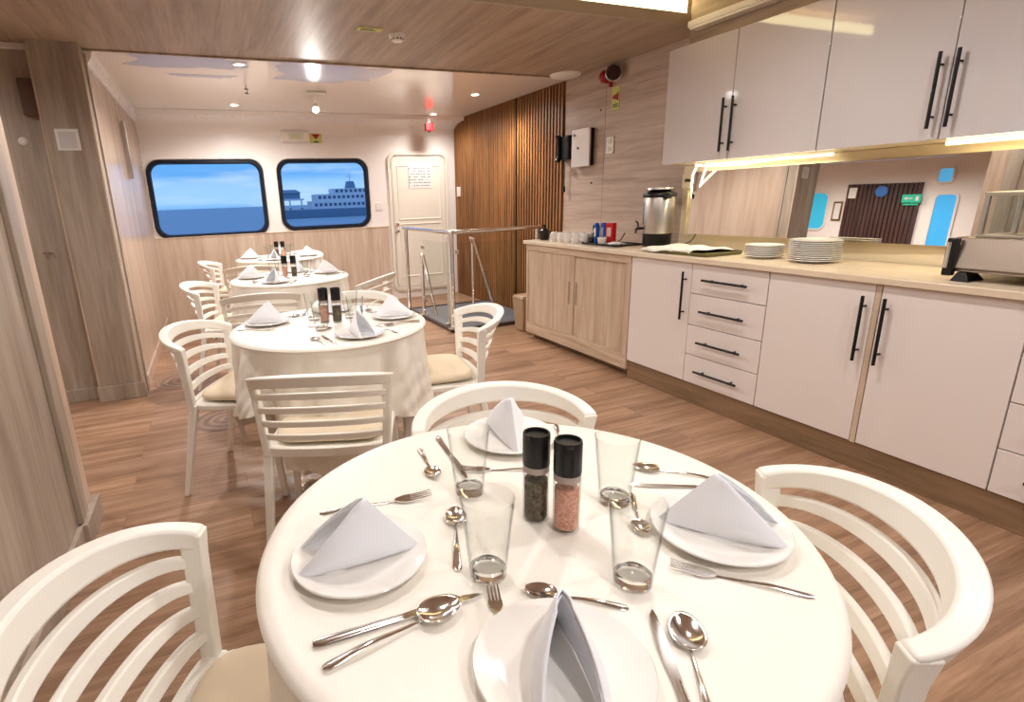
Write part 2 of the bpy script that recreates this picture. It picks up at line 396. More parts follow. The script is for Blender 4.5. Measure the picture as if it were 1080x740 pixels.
m = MB(); m.poly([(.031, -.02, .0), (.031, -.02, .015), (.031, .06, .015), (.031, .06, .035), (.031, .1, .005), (.031, .06, -.025), (.031, .06, -.0)][::-1], (.002, 0, 0)); m.box((.031, -.1, -.03), (.033, -.06, .04))
m.build('arrow_and_figure', paper, t)
m = MB(); m.box((0, -.1, -.1), (.02, .1, -.075)); m.build('caption_strip', exit_em, t)
o = tag(MB().lathe([(0,0),(.09,0),(.09,.015),(0,.02)], 32).build('wall_clock', mat('disc_blue', rgb(60,120,200), .5)), 'round blue disc on the dark slatted wall', 'sign')
o.location = (LEFT+.055, 5.17, 1.73); o.rotation_euler = (0, PI/2, 0); o.name = 'round_sign'
tag(MB().box((LEFT+.055, 5.55, 1.62), (LEFT+.06, 5.67, 1.8)).build('notice', paper), 'white paper notice at the end of the dark slatted wall', 'notice')
t = thing('framed_plaque', 'tall brass framed plaque on the white wall beside dark slats', 'plaque', (LEFT+.004, 5.83, 1.4))
MB().box((0, -.075, -.17), (.015, .075, .17)).build('frame', mat('brass', rgb(150,120,60), .3, metal=1), t, bevel=.003); MB().box((.015, -.05, -.14), (.018, .05, .14)).build('plate_face', paper, t)

# ------------------------------------------------------------------ door at the back
t = thing('door_1', '', 'door'); del t['label'], t['category']; struct(t); t.location = (2.575, YB, 0)
def yrect(w, h, r, y, cz, n=6): return [Vector((a, y, cz+b)) for a, b in rrect(w, h, r, n)]
m = MB(); a = yrect(.82, 1.76, .10, 0, .98); b = yrect(.74, 1.68, .07, 0, .98)
m.sweep(None, [[p+Vector((0,-.001,0)), p+Vector((0,-.03,0)), q+Vector((0,-.03,0)), q+Vector((0,-.001,0))] for p, q in zip(a, b)], closed=True)
m.build('door_frame', door_white, t, smooth=True)
MB().poly(yrect(.72, 1.66, .07, -.004, .98), (0, -.014, 0)).build('door_leaf', door_white, t, bevel=.003)
for cz, h in ((1.36, .68), (.63, .70)):
    m = MB(); a = yrect(.60, h, .015, -.018, cz); b = yrect(.56, h-.04, .01, -.018, cz)
    m.sweep(None, [[p, p.lerp(q,.5)+Vector((0,-.010,0)), q] for p, q in zip(a, b)], closed=True); m.build('panel_moulding', door_white, t, smooth=True)
m = MB(); a = yrect(.77, 1.71, .09, -.030, .98); b = yrect(.745, 1.685, .08, -.030, .98)
m.sweep(None, [[p, p.lerp(q,.5)+Vector((0,-.006,0)), q] for p, q in zip(a, b)], closed=True); m.build('seal_strip', white_pl, t, smooth=True)
for z in (.97, .89):
    o = MB().lathe([(0,0),(.022,0),(.022,.006),(.009,.01),(.009,.03),(.018,.034),(.018,.045),(0,.048)], 16).build('door_knob', steel, t, smooth=True); o.location = (-.33, -.018, z); o.rotation_euler = (PI/2, 0, 0)
t = thing('notice_sheet', 'safety plan notice sheet fixed to the upper white door panel', 'notice', (2.59, YB-.02, 1.555))
MB().box((-.17, -.003, -.14), (.17, 0, .14)).build('sheet', paper, t)
m = MB()
for r_ in range(7):
    for c_ in range(9):
        if c_ == 0: m.box((-.155, -.005, .09-r_*.035-.01), (-.150, -.003, .126-r_*.035-.01)); m.box((-.155,-.005,.106-r_*.035-.004),(.145,-.0045,.106-r_*.035-.002))
        if random.random() < .62: m.box((-.15+c_*.033, -.005, .11-r_*.035-.01), (-.15+c_*.033+random.uniform(.012,.028), -.003, .11-r_*.035))
m.build('printed_marks', paper_grey, t)

# ------------------------------------------------------------------ landing platform + railing
PX0, PY0, PX1, PY1 = 2.05, 4.74, XR-.03, 6.0
t = thing('stair_landing', 'grey blue landing with dark edge inside the steel railing', 'landing', (0,0,0))
MB().poly([(PX0+.03, PY0+.03, 0), (PX1, PY0+.03, 0), (PX1, PY1-.03, 0), (PX0+.03, PY1-.03, 0)], (0, 0, .028)).build('deck', deck_m, t)
m = MB(); m.box((PX0, PY0, 0), (PX1, PY0+.03, .036)).box((PX0, PY0+.03, 0), (PX0+.03, PY1, .036)).box((PX0+.03, PY1-.03, 0), (PX1, PY1, .036)); m.build('edging', deck_edge, t)
t = thing('railing', 'polished steel tube railing with glass panels guarding the stair landing', 'railing', (0,0,0))
zt = .965
def post(x, y, h, r=.021, z0=.036):
    m = MB(); m.lathe([(.05, 0), (.05, .006), (r+.006, .012), (r, .02), (r, h-z0)], 20, (x, y, z0)); return m.build('post', steel, t, smooth=True)
post(2.075, 6.05, zt, z0=0); post(2.075, 4.76, zt, .028); post(2.075, 5.56, .70, .018); post(2.135, 4.98, .90, .016)
MB().tube([(2.06, 6.07, zt), (2.068, 5.5, zt), (2.075, 4.80, zt), (2.09, 4.765, zt), (2.13, 4.76, zt), (3.085, 4.77, zt)], .021, 14).build('top_rail', steel, t, smooth=True)
MB().tube([(2.075, 5.56, .70), (2.078, 5.53, .69), (2.13, 5.33, .05)], .016, 12).build('handrail', steel, t, smooth=True)
MB().tube([(2.62, 5.42, .80), (2.55, 5.32, .865), (2.56, 5.27, .85), (2.83, 5.30, .05)], .016, 12).build('handrail', steel, t, smooth=True)
post(2.62, 5.42, .80, .014)
g = MB().box((2.071, 4.82, .09), (2.079, 5.50, .86)).build('glass_panel', rail_glass, t)
g = MB().box((2.15, 4.766, .09), (2.98, 4.774, .86)).build('glass_panel', rail_glass, t)
for (x, y) in ((2.075, 4.80), (2.075, 5.52), (2.14, 4.77), (2.99, 4.77)):
    for z in (.2, .78): MB().box((x-.014, y-.02, z-.018), (x+.014, y+.02, z+.018)).build('glass_clip', brushed, t, bevel=.003)
post(3.03, 4.77, zt, .018)

# waste bin
t = thing('waste_bin', 'beige plastic waste bin with lid beside the wooden cabinet', 'bin', (2.74, 4.50, 0))
MB().hexa([(-.075,-.075,0),(.075,-.075,0),(.075,.075,0),(-.075,.075,0)], [(-.095,-.095,.31),(.095,-.095,.31),(.095,.095,.31),(-.095,.095,.31)]).build('body', bin_m, t, bevel=.012)
MB().hexa([(-.102,-.102,.31),(.102,-.102,.31),(.102,.102,.31),(-.102,.102,.31)], [(-.085,-.085,.35),(.085,-.085,.35),(.085,.085,.35),(-.085,.085,.35)]).build('lid', bin_m, t, bevel=.012)

# ------------------------------------------------------------------ base cabinets
XF = 2.587
def hbar(par, c, L, axis, standoff=.032):
    """black bar handle centred c on the front plane (facing -X)"""
    r = .006; x = c[0]-standoff
    d = Vector((0,0,L/2)) if axis == 'Z' else Vector((0,L/2,0))
    cc = Vector((x, c[1], c[2]))
    m = MB(); m.tube([cc-d, cc+d], r*1.15, 10)
    for s in (-.68, .68):
        p = cc+d*s; m.tube([p, (c[0], p.y, p.z)], r*.8, 8)
    return m.build('handle', black_metal, par, smooth=True)
def leaf(par, y0, y1, z0, z1, m_, name='door', x=XF, t=.018, g=.0022):
    return MB().box((x, y0+g, z0+g), (x+t, y1-g, z1-g)).build(name, m_, par, bevel=.0015)
def carcass(par, y0, y1, z0, z1, m_, x0, x1): return MB().box((x0, y0+.0005, z0), (x1, y1-.0005, z1)).build('body', m_, par)
t = thing('sliding_door_cabinet', 'pale wood base cabinet with two sliding doors at the far end', 'cabinet')
y0, y1 = 2.89, 4.235
MB().box((XF+.03, y0+.001, .06), (XR-.002, y1, .858)).build('body', cab_wood, t)
MB().box((XF-.005, y0+.001, .06), (XF+.03, y1, .165)).build('bottom_rail', cab_wood_h, t, bevel=.002)
MB().box((XF-.005, y0+.001, .805), (XF+.03, y1, .858)).build('top_rail', cab_wood_h, t, bevel=.002)
for a, b in ((y0+.001, y0+.045), (y1-.03, y1)): MB().box((XF-.005, a, .165), (XF+.03, b, .805)).build('stile', cab_wood, t, bevel=.002)
for a, b, x in ((3.535, y1-.03, .002), (y0+.045, 3.56, .014)):
    d = MB().box((XF+x, a, .166), (XF+x+.012, b, .804)).build('sliding_door', cab_wood, t, bevel=.001)
    yy = 3.59 if x < .01 else 3.51
    MB().box((XF+x-.003, yy-.01, .42), (XF+x+.001, yy+.01, .60)).build('recessed_pull', brushed, d, bevel=.001)
MB().box((XF+.07, y0+.001, 0), (XR-.002, y1-.02, .06)).build('plinth', plinth_m, t)
def door_cab(name, label, y0, y1, hy, grp=None):
    t = thing(name, label, 'cabinet', group=grp)
    carcass(t, y0, y1, .13, .858, satin_white, XF+.02, XR-.002)
    d = leaf(t, y0, y1, .13, .858, satin_white)
    hbar(d, (XF, hy, .66), .29, 'Z')
    return t
door_cab('base_cabinet', 'narrow white one-door base cabinet between pale wood cabinet and drawers', 2.38, 2.889, 2.418)
def drawer_cab(label, y0, y1):
    t = thing('drawer_cabinet', label, 'cabinet')
    carcass(t, y0, y1, .13, .858, satin_white, XF+.02, XR-.002)
    for a, b in ((.68,.858),(.49,.68),(.307,.49),(.13,.307)):
        d = leaf(t, y0, y1, a, b, satin_white, 'drawer_front'); hbar(d, (XF, (y0+y1)/2, (a+b)/2), .29, 'Y')
    return t
drawer_cab('white four-drawer base cabinet with black bar handles under the plate stacks', 1.89, 2.38)
door_cab('base_cabinet', 'wide white base cabinet right of the drawers, its handle next to a wood strip', 1.398, 1.889, 1.428)
tag(MB().box((XF-.002, 1.376, .13), (XR-.002, 1.397, .858)).build('filler_strip', cab_wood), 'narrow pale wood filler strip between two white base cabinets', 'filler strip')
door_cab('base_cabinet', 'white base cabinet right of the wood strip, under the steel food warmer', .905, 1.375, 1.342)
drawer_cab('white drawer cabinet at the right edge of the photo, partly out of frame', .41, .904)
door_cab('base_cabinet', 'white base cabinet nearest the camera beyond the right-hand drawers', -.09, .409, .37)
struct(MB().box((XF+.012, -.09, 0), (XR-.002, 2.889, .127)).build('baseboard_cabinets', plinth_m, bevel=.002))
m = MB().box((XF-.022, -.1, .859), (XR-.001, 4.262, .89)); tag(m.build('worktop', counter_m, bevel=.004), 'long beige worktop running over all the base cabinets', 'worktop')
# splash strip and mirror (mirror leans and turns a little on its fixings)
struct(MB().box((XR-.012, -.1, .8905), (XR-.0005, 2.99, .985)).build('trim_15', splash_m))
struct(MB().box((XR-.008, 2.83, .985), (XR-.0005, 2.99, 1.432)).build('trim_16', splash_m))
struct(MB().box((XR-.03, -.1, 1.385), (XR-.0005, 2.83, 1.432)).build('trim_17', splash_m))
nrm = Vector((-1, -.05, .038)).normalized(); yv = Vector((.05, -1, 0)).normalized()*-1; zv = nrm.cross(yv); zv = zv if zv.z > 0 else -zv
t = Matrix((nrm, yv, zv)).transposed().to_4x4(); t.translation = Vector((3.058, 1.35, 1.186))
m = MB().box((-.004, -1.46, -.199), (0, 1.46, .199), t); tag(m.build('mirror', mirror_m), 'long wall mirror behind the worktop under the wall cabinets', 'mirror')

# ------------------------------------------------------------------ wall cabinets
XU = 2.78; ZU0, ZU1 = 1.4325, 2.107
for k, (ya, ym, yb, lab) in enumerate(((1.878, 2.388, 2.883, 'glossy white two-door wall cabinet at the far end above the coffee urn'),
        (.88, 1.38, 1.877, 'glossy white two-door wall cabinet above the tall plate stack and the mirror'),
        (-.12, .38, .879, 'glossy white wall cabinet at the top right corner of the photo'))):
    t = thing('wall_cabinet', lab, 'cabinet', group='glossy wall cabinets')
    MB().box((XU+.02, ya+.0005, ZU0+.002), (XR-.001, yb-.0005, ZU1)).build('body', splash_m, t)
    for a, b, hy in ((ym, yb, ym+.032), (ya, ym, ym-.03)):
        d = leaf(t, a, b, ZU0, ZU1, gloss_white, x=XU); hbar(d, (XU, hy, 1.62), .285, 'Z')
struct(MB().box((XU+.07, REAR, ZU1), (XR, 2.80, ZC+.19)).build('trim_18', ceil_wood))
# conduit at the ceiling over the cabinets
t = thing('cable_trunking', 'white cable trunking along the ceiling above the wall cabinets', 'trunking', (0,0,0))
MB().box((XU+.005, .8, 2.2), (XU+.068, 2.76, 2.235)).build('channel', white_pl, t, bevel=.004); MB().box((XU+.001, .8, 2.185), (XU+.068, 2.74, 2.198)).build('lower_channel', white_pl, t, bevel=.003)

# ------------------------------------------------------------------ LED strips and cables
def led(pts, r, label, mm=led_white, name='led_strip'):
    return tag(MB().tube(pts, r, 8).build(name, mm, smooth=True), label, 'led strip')
def curve(pts, n=8):
    """catmull-rom through points"""
    P = [Vector(p) for p in pts]; P = [2*P[0]-P[1]]+P+[2*P[-1]-P[-2]]; out = []
    for i in range(1, len(P)-2):
        for k in range(n):
            t_ = k/n; a, b, c, d = P[i-1:i+3]
            out.append(.5*((2*b)+(c-a)*t_+(2*a-5*b+4*c-d)*t_*t_+(3*b-a-3*c+d)*t_**3))
    return out+[P[-2]]
led([(3.045, 2.78, 1.424), (3.045, 2.30, 1.424), (3.03, 1.95, 1.424)], .006, 'glowing led strip under the far wall cabinet, running toward the camera')
led(curve([(2.99, 2.80, 1.425), (3.0, 2.5, 1.408), (3.01, 2.35, 1.418), (2.97, 2.15, 1.424)]), .005, 'second glowing led strip sagging under the far wall cabinet')
led([(2.93, 1.42, 1.424), (2.93, .4, 1.424)], .008, 'bright yellow led strip under the wall cabinet above the food warmer', led_warm)
led(curve([(3.0, 2.80, 1.42), (3.02, 2.845, 1.36), (3.05, 2.87, 1.27), (3.07, 2.875, 1.185)]), .006, 'glowing led cable hanging down left of the mirror, left one', name='led_cable')
led(curve([(2.94, 2.66, 1.42), (2.96, 2.70, 1.37), (3.0, 2.76, 1.28), (3.03, 2.80, 1.19)]), .006, 'glowing led cable hanging down left of the mirror, right one', name='led_cable')
tag(MB().tube(curve([(3.085, 2.94, 1.33), (3.04, 2.87, 1.32), (3.02, 2.78, 1.2), (3.0, 2.75, 1.03), (2.99, 2.80, .93), (2.96, 2.95, .905), (2.93, 2.98, .93)]), .0035, 8).build('power_cable', black, smooth=True), 'thin black power cable looping from the socket to the coffee urn', 'cable')
t = thing('power_socket', 'cream socket box with trunking at the left edge of the mirror', 'socket', (XR-.008, 2.925, 1.33))
MB().box((-.03, -.03, -.05), (0, .05, .05)).build('box', splash_m, t, bevel=.006); MB().box((-.016, .0, -.36), (0, .02, -.05)).build('trunking', splash_m, t, bevel=.002)
MB().box((-.055, -.02, -.005), (-.03, .005, .015)).build('plug', black, t, bevel=.004)

# trough light: strip lying behind the lip on top of the wood band
t = thing('trough_light', 'long warm trough light glowing above the edge of the wood ceiling', 'light', (0,0,0))
MB().box((.9, 2.845, ZC+.05), (2.86, 2.875, ZC+.135)).build('strip', trough_em, t, bevel=.004)
MB().box((.88, 2.842, ZC+.051), (2.88, 2.93, ZC+.058)).build('tray', white_pl, t)

# ------------------------------------------------------------------ items on the right wall
t = thing('fire_alarm_sounder', 'red alarm sounder with round steel ring high on the panelled wall', 'alarm', (XR, 3.80, 2.165))
o = MB().lathe([(0,0),(.045,0),(.05,.01),(.05,.05),(.035,.07),(0,.08)], 24).build('body', red_m, t, smooth=True); o.rotation_euler = (0,-PI/2,0); o.location = (0, .05, 0)
o = MB().lathe([(0,.0),(.03,.0),(.045,.02),(.06,.085),(.066,.09),(.06,.094),(.04,.03),(0,.02)], 28).build('horn_cone', brushed, t, smooth=True); o.location = (.0,-.05,0); o.rotation_euler = (0,-PI/2, .6)
o = MB().lathe([(0,0),(.045,0),(.045,.003),(0,.004)], 24).build('horn_mouth', mat('dark_maroon', rgb(60,10,14), .6), t); o.location = (-.062,-.092,0); o.rotation_euler = (0,-PI/2,.6)
MB().box((-.03,-.012,-.085),(-.01,.012,-.045)).build('cable_gland', red_m, t, bevel=.003)
t = thing('alarm_sign', 'small green and yellow sign with red horn symbol below the sounder', 'sign', (XR-.001, 3.75, 1.99))
MB().box((-.004,-.045,-.085),(0,.045,.085)).build('plate', label_yel, t)
m = MB(); m.poly([(-.0045,.035,.0),(-.0045,.035,.02),(-.0045,-.005,.03),(-.0045,-.035,.045),(-.0045,-.035,-.02),(-.0045,-.005,-.008)], (-.0015,0,0)); m.build('horn_symbol', red_m, t)
m = MB()
for z in (-.045,-.06): m.box((-.0055,-.03,z-.004),(-.004,.03,z+.004))
m.build('caption_lines', green_m, t)
t = thing('steel_wall_box', 'slim brushed steel box with a small lock on the panelled wall', 'box', (XR-.001, 4.12, 1.655))
MB().box((-.04,-.12,-.15),(0,.12,.15)).build('body', black, t, bevel=.004)
MB().box((-.055,-.125,-.155),(-.038,.125,.155)).build('cover', mat('satin_cover', rgb(226,218,210), .35, metal=.3), t, bevel=.004)
o = MB().lathe([(0,0),(.010,0),(.010,.006),(0,.007)], 16).build('lock', black, t); o.location=(-.055,.03,.0); o.rotation_euler=(0,-PI/2,0)
MB().box((-.057,.07,.10),(-.055,.10,.118)).build('logo_mark', paper_grey, t)
t = thing('switch_plate', 'white double switch plate between the steel box and the wall cabinets', 'switch', (XR-.001, 3.79, 1.645))
MB().box((-.008,-.045,-.065),(0,.045,.065)).build('plate', white_pl, t, bevel=.003)
for z in (-.03,.03): MB().box((-.013,-.018,z-.018),(-.008,.018,z+.018)).build('rocker', mat('rocker_%d'%int(z*100), rgb(222,210,196), .4), t, bevel=.002)
t = thing('wall_telephone', 'black wall telephone with coiled cord beside the slatted wall', 'telephone', (XR-.001, 4.36, 1.68))
MB().box((-.06,-.075,-.105),(0,.075,.10)).build('base', black, t, bevel=.012)
m = MB(); m.tube(curve([(-.085,.055,.11),(-.075,.055,.08),(-.07,.055,0),(-.075,.055,-.09),(-.085,.055,-.12)]), [.026]*7+[.017]*18+[.026]*8, 12); m.build('handset', mat('black_gloss', rgb(10,10,10), .2), t, smooth=True)
MB().box((-.064,-.06,.03),(-.058,.01,.075)).build('display', mat('phone_display', rgb(60,64,60), .2), t, bevel=.002)
P = []
for k in range(140):
    a = k*.9; P.append((-.03+.007*math.cos(a), .02+.007*math.sin(a), -.11-.23*k/140))
MB().tube(P, .0022, 6).build('coiled_cord', black, t, smooth=True)
o = MB().lathe([(0,-.03),(.012,-.025),(.014,0),(.01,.025),(0,.03)],12).build('cord_plug', black, t, smooth=True); o.location=(-.03,.02,-.36)
for k, (y, z, w) in enumerate(((4.02, 1.36, 'dark screw head low on the panelled wall above the cups'), (3.93, 1.93, 'dark screw head on the panelled wall left of the alarm sign'))):
    o = tag(MB().lathe([(0,0),(.009,0),(.007,.004),(0,.005)],12).build('screw', black_metal, smooth=True), w, 'screw'); o.location=(XR,y,z); o.rotation_euler=(0,-PI/2,0)
t = thing('wall_thermostat', 'small white control switch on the slatted wall near the door', 'switch', (XR-.02, 6.73, 1.355))
MB().box((-.02,-.045,-.06),(0,.045,.06)).build('plate', white_pl, t, bevel=.004); MB().box((-.025,-.02,-.01),(-.02,.02,.03)).build('button', paper, t, bevel=.002)

# ------------------------------------------------------------------ back wall items
t = thing('emergency_light', 'white box emergency light on the back wall above the windows', 'light', (1.06, YB-.001, 2.03))
MB().box((-.16,-.04,-.065),(.16,0,.065)).build('housing', white_pl, t, bevel=.006)
for x in (-.12,.12): MB().box((x-.035,-.05,-.05),(x+.035,-.04,.045)).build('lamp_lens', mat('lens_%d'%int(x*100), rgb(250,240,225), .2), t, bevel=.006)
m = MB()
for z in (.02,-.0,-.02): m.box((-.06,-.042,z-.004),(.06,-.04,z+.004))
m.build('printed_lines', label_yel, t)
t = thing('exit_marker_sign', 'small green sign with red triangle on the back wall above the windows', 'sign', (1.30, YB-.001, 2.03))
MB().box((-.07,-.006,-.07),(.07,0,.07)).build('plate', label_yel, t)
m = MB(); m.poly([(-.05,-.007,.03),(.05,-.007,.03),(0,-.007,-.03)],(0,-.002,0)); m.build('red_triangle', red_m, t)
m = MB(); m.poly([(-.035,-.007,-.062),(.035,-.007,-.062),(.02,-.007,-.045),(-.02,-.007,-.045)],(0,-.002,0)); m.box((-.05,-.008,.042),(.05,-.006,.058)); m.build('green_marks', green_m, t)
t = thing('fire_call_point', 'red alarm box mounted at the head of the back wall near the door', 'alarm', (2.62, YB-.33, 2.12))
MB().box((-.05,-.035,-.045),(.05,.02,.045)).build('box', red_m, t, bevel=.005); MB().box((-.02,-.01,.045),(.02,.02,.09)).build('bracket', white_pl, t, bevel=.003); MB().box((-.02,-.02,-.06),(.02,.0,-.045)).build('base_lip', black, t)
tag(MB().box((1.985, YB-.012, 1.16),(2.06, YB, 1.25)).build('blank_plate', white_pl, bevel=.002), 'square white blank plate on the back wall between window and door', 'switch')

# ------------------------------------------------------------------ ceiling items
for k, (x, y, w) in enumerate(((.348,4.49,'recessed ceiling spotlight beside the grey repair patches near the wood ceiling'), (.389,6.214,'recessed ceiling spotlight close to the back wall above the large window'), (2.578,5.206,'recessed ceiling spotlight in front of the slatted wall'), (2.635,6.45,'recessed ceiling spotlight near the red alarm box and door'),
        (.43,1.55,'recessed ceiling spotlight above the nearest table, out of frame'), (1.75,1.75,'recessed ceiling spotlight in front of the wall cabinets, out of frame'), (1.75,.45,'recessed ceiling spotlight near the right edge above the cabinets, out of frame'), (.45,-.4,'recessed ceiling spotlight behind the camera'),
        (1.2,-1.6,'added ceiling spotlight farthest behind the camera, brightening the rear'), (-.1,2.3,'added ceiling spotlight near the door trim on the left, brightening walls and ceiling'),  # unseen spotlights added to brighten the rear, the walls and the ceiling
        (-1.5,3.3,'added ceiling spotlight over the passage, brightening the pilaster, out of frame'),  # unseen spotlight added to lighten the pilaster
        (-3.6,5.5,'recessed ceiling spotlight in the side room, nearest its window'), (-3.6,4.4,'recessed ceiling spotlight in the side room, nearest the passage'))):
    z = ZC if y > 2.9 else ZC+.19
    t = thing('ceiling_spotlight', w, 'light', (x, y, z), group='recessed ceiling spotlights')
    MB().lathe([(.036,-.001),(.042,-.004),(.05,-.004),(.052,0),(.036,0)],28).build('trim_ring', white_pl, t, smooth=True)
    MB().lathe([(0,-.002),(.036,-.001),(.036,.0),(0,0)],24).build('lens', lamp_em, t)
t = thing('ceiling_dome_light', 'round white dome fitting on the wood ceiling by the slatted wall', 'light', (2.93, 4.20, ZC))
MB().lathe([(.125,0),(.125,-.01),(.11,-.022),(0,-.028)],36).build('dome', white_pl, t, smooth=True); MB().lathe([(.13,0),(.13,-.006),(.124,-.012),(.124,0)],36).build('rim', white_pl, t, smooth=True)
t = thing('smoke_detector', 'round white smoke detector on the wood ceiling', 'detector', (1.21, 3.50, ZC))
MB().lathe([(.05,0),(.05,-.012),(.045,-.02),(0,-.02)],28).build('base', white_pl, t, smooth=True); MB().lathe([(.036,-.02),(.036,-.034),(.028,-.04),(0,-.04)],28).build('sensor_head', white_pl, t, smooth=True)
m = MB()
for k in range(10):
    a = k*PI/5; m.box((.034*math.cos(a)-.004,.034*math.sin(a)-.004,-.032),(.034*math.cos(a)+.004,.034*math.sin(a)+.004,-.024))
m.build('vents', black, t)
t = thing('ceiling_sign', 'small yellowish sign on the wood ceiling beside the smoke detector', 'sign', (1.02, 3.44, ZC))
MB().box((-.075,-.035,-.004),(.075,.035,0)).build('plate', label_yel, t); m = MB(); m.box((-.055,-.018,-.0055),(.02,-.008,-.004)); m.box((-.055,.004,-.0055),(.04,.014,-.004)); m.build('printed_marks', paper_grey, t)
t = thing('ceiling_pendant_hook', 'small dark hook hanging from the white ceiling', 'hook', (.437, 5.2, ZC))
m = MB(); m.tube([(0,0,0),(0,0,-.03),(.005,0,-.035),(.01,0,-.05),(0,0,-.06)], .003, 6); m.build('stem', black_metal, t); m = MB(); m.lathe([(0,-.028),(.018,-.03),(.018,-.034),(0,-.036)],12); m.tube([(-.016,0,-.06),(.016,0,-.068)], .004, 6); m.build('washer', black_metal, t)
t = thing('spotlight_fixture', 'white swivel spotlight fixture hanging from the white ceiling', 'light', (1.051, 5.377, ZC))
MB().box((-.09,-.03,-.018),(.09,.03,0)).build('base_plate', white_pl, t, bevel=.006); MB().tube([(0,0,-.018),(-.02,-.02,-.07),(-.02,-.03,-.10)], .006, 8).build('arm', steel, t)
o = MB().lathe([(0,.045),(.018,.04),(.032,.0),(.036,-.04),(.033,-.042),(.028,-.035),(0,-.03)],24).build('lamp_head', white_pl, t, smooth=True); o.location=(-.02,-.03,-.135); o.rotation_euler=(-.9,.2,0)
o = MB().lathe([(0,-.045),(.022,-.043),(.03,-.034),(0,-.030)],20).build('bulb', lamp_em, t, smooth=True); o.location=(-.02,-.03,-.135); o.rotation_euler=(-.9,.2,0)
# repair patches on the white ceiling: thin primer skins with ragged outline
def patch(cx, cy, rx, ry, seed):
    r = random.Random(seed); n = 60; lp = []
    for k in range(n):
        a = 2*PI*k/n; q = 1+.16*math.sin(3*a+seed)+.10*math.sin(7*a+2*seed)+r.uniform(-.05,.05)
        ca, sa = math.cos(a), math.sin(a); e = .55
        lp.append((cx+rx*q*math.copysign(abs(ca)**e, ca), cy+ry*q*math.copysign(abs(sa)**e, sa), ZC+.0015))
    return MB().poly(lp, (0,0,-.0012)).build('trim_%d' % (20+seed), patch_m)
for a in ((-.02,4.50,.36,.20,1), (1.0,4.62,.40,.30,2), (.1,4.93,.22,.05,3)): struct(patch(*a))

# ------------------------------------------------------------------ left wall items
t = thing('paper_notice', 'white paper notice taped to the wooden pilaster', 'notice', (-.73, YC-.041, 1.70))
MB().box((-.062,-.002,-.062),(.062,0,.062)).build('sheet', paper, t); MB().box((-.045,-.0028,-.05),(.045,-.002,.045)).build('inner_panel', mat('notice_inner', rgb(214,208,206), .7), t)
t = thing('wooden_block', 'dark wooden block on the recessed wall left of the pilaster', 'block', (-.94, YC+.059, 1.95))
MB().box((0,-.05,-.11),(.09,0,.10)).build('body', dark_wood_blk, t, bevel=.008)
t = thing('wall_button', 'small round cream button on the recessed wall', 'button', (-.985, YC+.059, 1.70)); o = MB().lathe([(0,0),(.02,0),(.02,.006),(.016,.01),(0,.011)],20).build('cap', white_pl, t, smooth=True); o.rotation_euler=(PI/2,0,0)
MB().lathe([(0,0),(.024,0),(.024,.003),(0,.003)],20).build('collar', white_pl, t).rotation_euler=(PI/2,0,0)
t = thing('coat_hook', 'small double metal hook low on the recessed wall', 'hook', (-.985, YC+.059, 1.02))
MB().box((-.03,-.006,-.004),(.03,0,.006)).build('backplate', steel, t, bevel=.002)
for x in (-.018,.018): MB().tube([(x,-.004,0),(x,-.02,-.01),(x,-.026,-.004),(x,-.024,.012)], .004, 8).build('prong', steel, t, smooth=True)
t = thing('wall_bracket_panel', 'narrow metal panel with rounded top on the far left wall', 'panel', (XL, 5.52, 1.77))
MB().box((0,-.02,-.24),(.04,.02,.22)).build('fin', brushed, t, bevel=.006); MB().box((0,-.05,-.26),(.004,.05,.24)).build('mounting_plate', far_left, t, bevel=.002)
tag(MB().tube([(XL+.003,5.45,2.12),(XL+.006,5.47,2.0),(XL+.004,5.5,1.97)], .004, 6).build('wire', white_pl, smooth=True), 'short white wire coming out of the far left wall', 'wire')
# ------------------------------------------------------------------ floor medallions
def ring_mat():
    m = bpy.data.materials.new('medallion_rings'); m.use_nodes = True; nt = m.node_tree; L = nt.links.new; b = nt.nodes['Principled BSDF']
    tc = nt.nodes.new('ShaderNodeTexCoord'); w = nt.nodes.new('ShaderNodeTexWave'); w.wave_type = 'RINGS'; w.rings_direction = 'SPHERICAL'
    w.inputs['Scale'].default_value = 5.5; w.inputs['Distortion'].default_value = 1.6; w.inputs['Detail'].default_value = 1; w.inputs['Detail Scale'].default_value = 2
    L(tc.outputs['Object'], w.inputs['Vector']); cr = nt.nodes.new('ShaderNodeValToRGB'); e = cr.color_ramp.elements
    e[0].color = rgb(116,92,76); e[0].position = .40; e[1].color = rgb(150,120,98); e[1].position = .58
    L(w.outputs['Fac'], cr.inputs['Fac']); L(cr.outputs['Color'], b.inputs['Base Color']); b.inputs['Roughness'].default_value = .4
    return m
rm = ring_mat()
for x, y, r_, lab in ((-.325, 4.42, .22, 'round ringed floor medallion beside the far left wall baseboard'), (-.07, 3.42, .19, 'round ringed floor medallion behind the left chair of the second table')):
    o = tag(MB().lathe([(0,0),(r_,0),(r_,.0012),(0,.0012)],48).build('floor_medallion', rm), lab, 'floor inlay', 'ringed floor medallions'); o.location = (x, y, 0.0002)

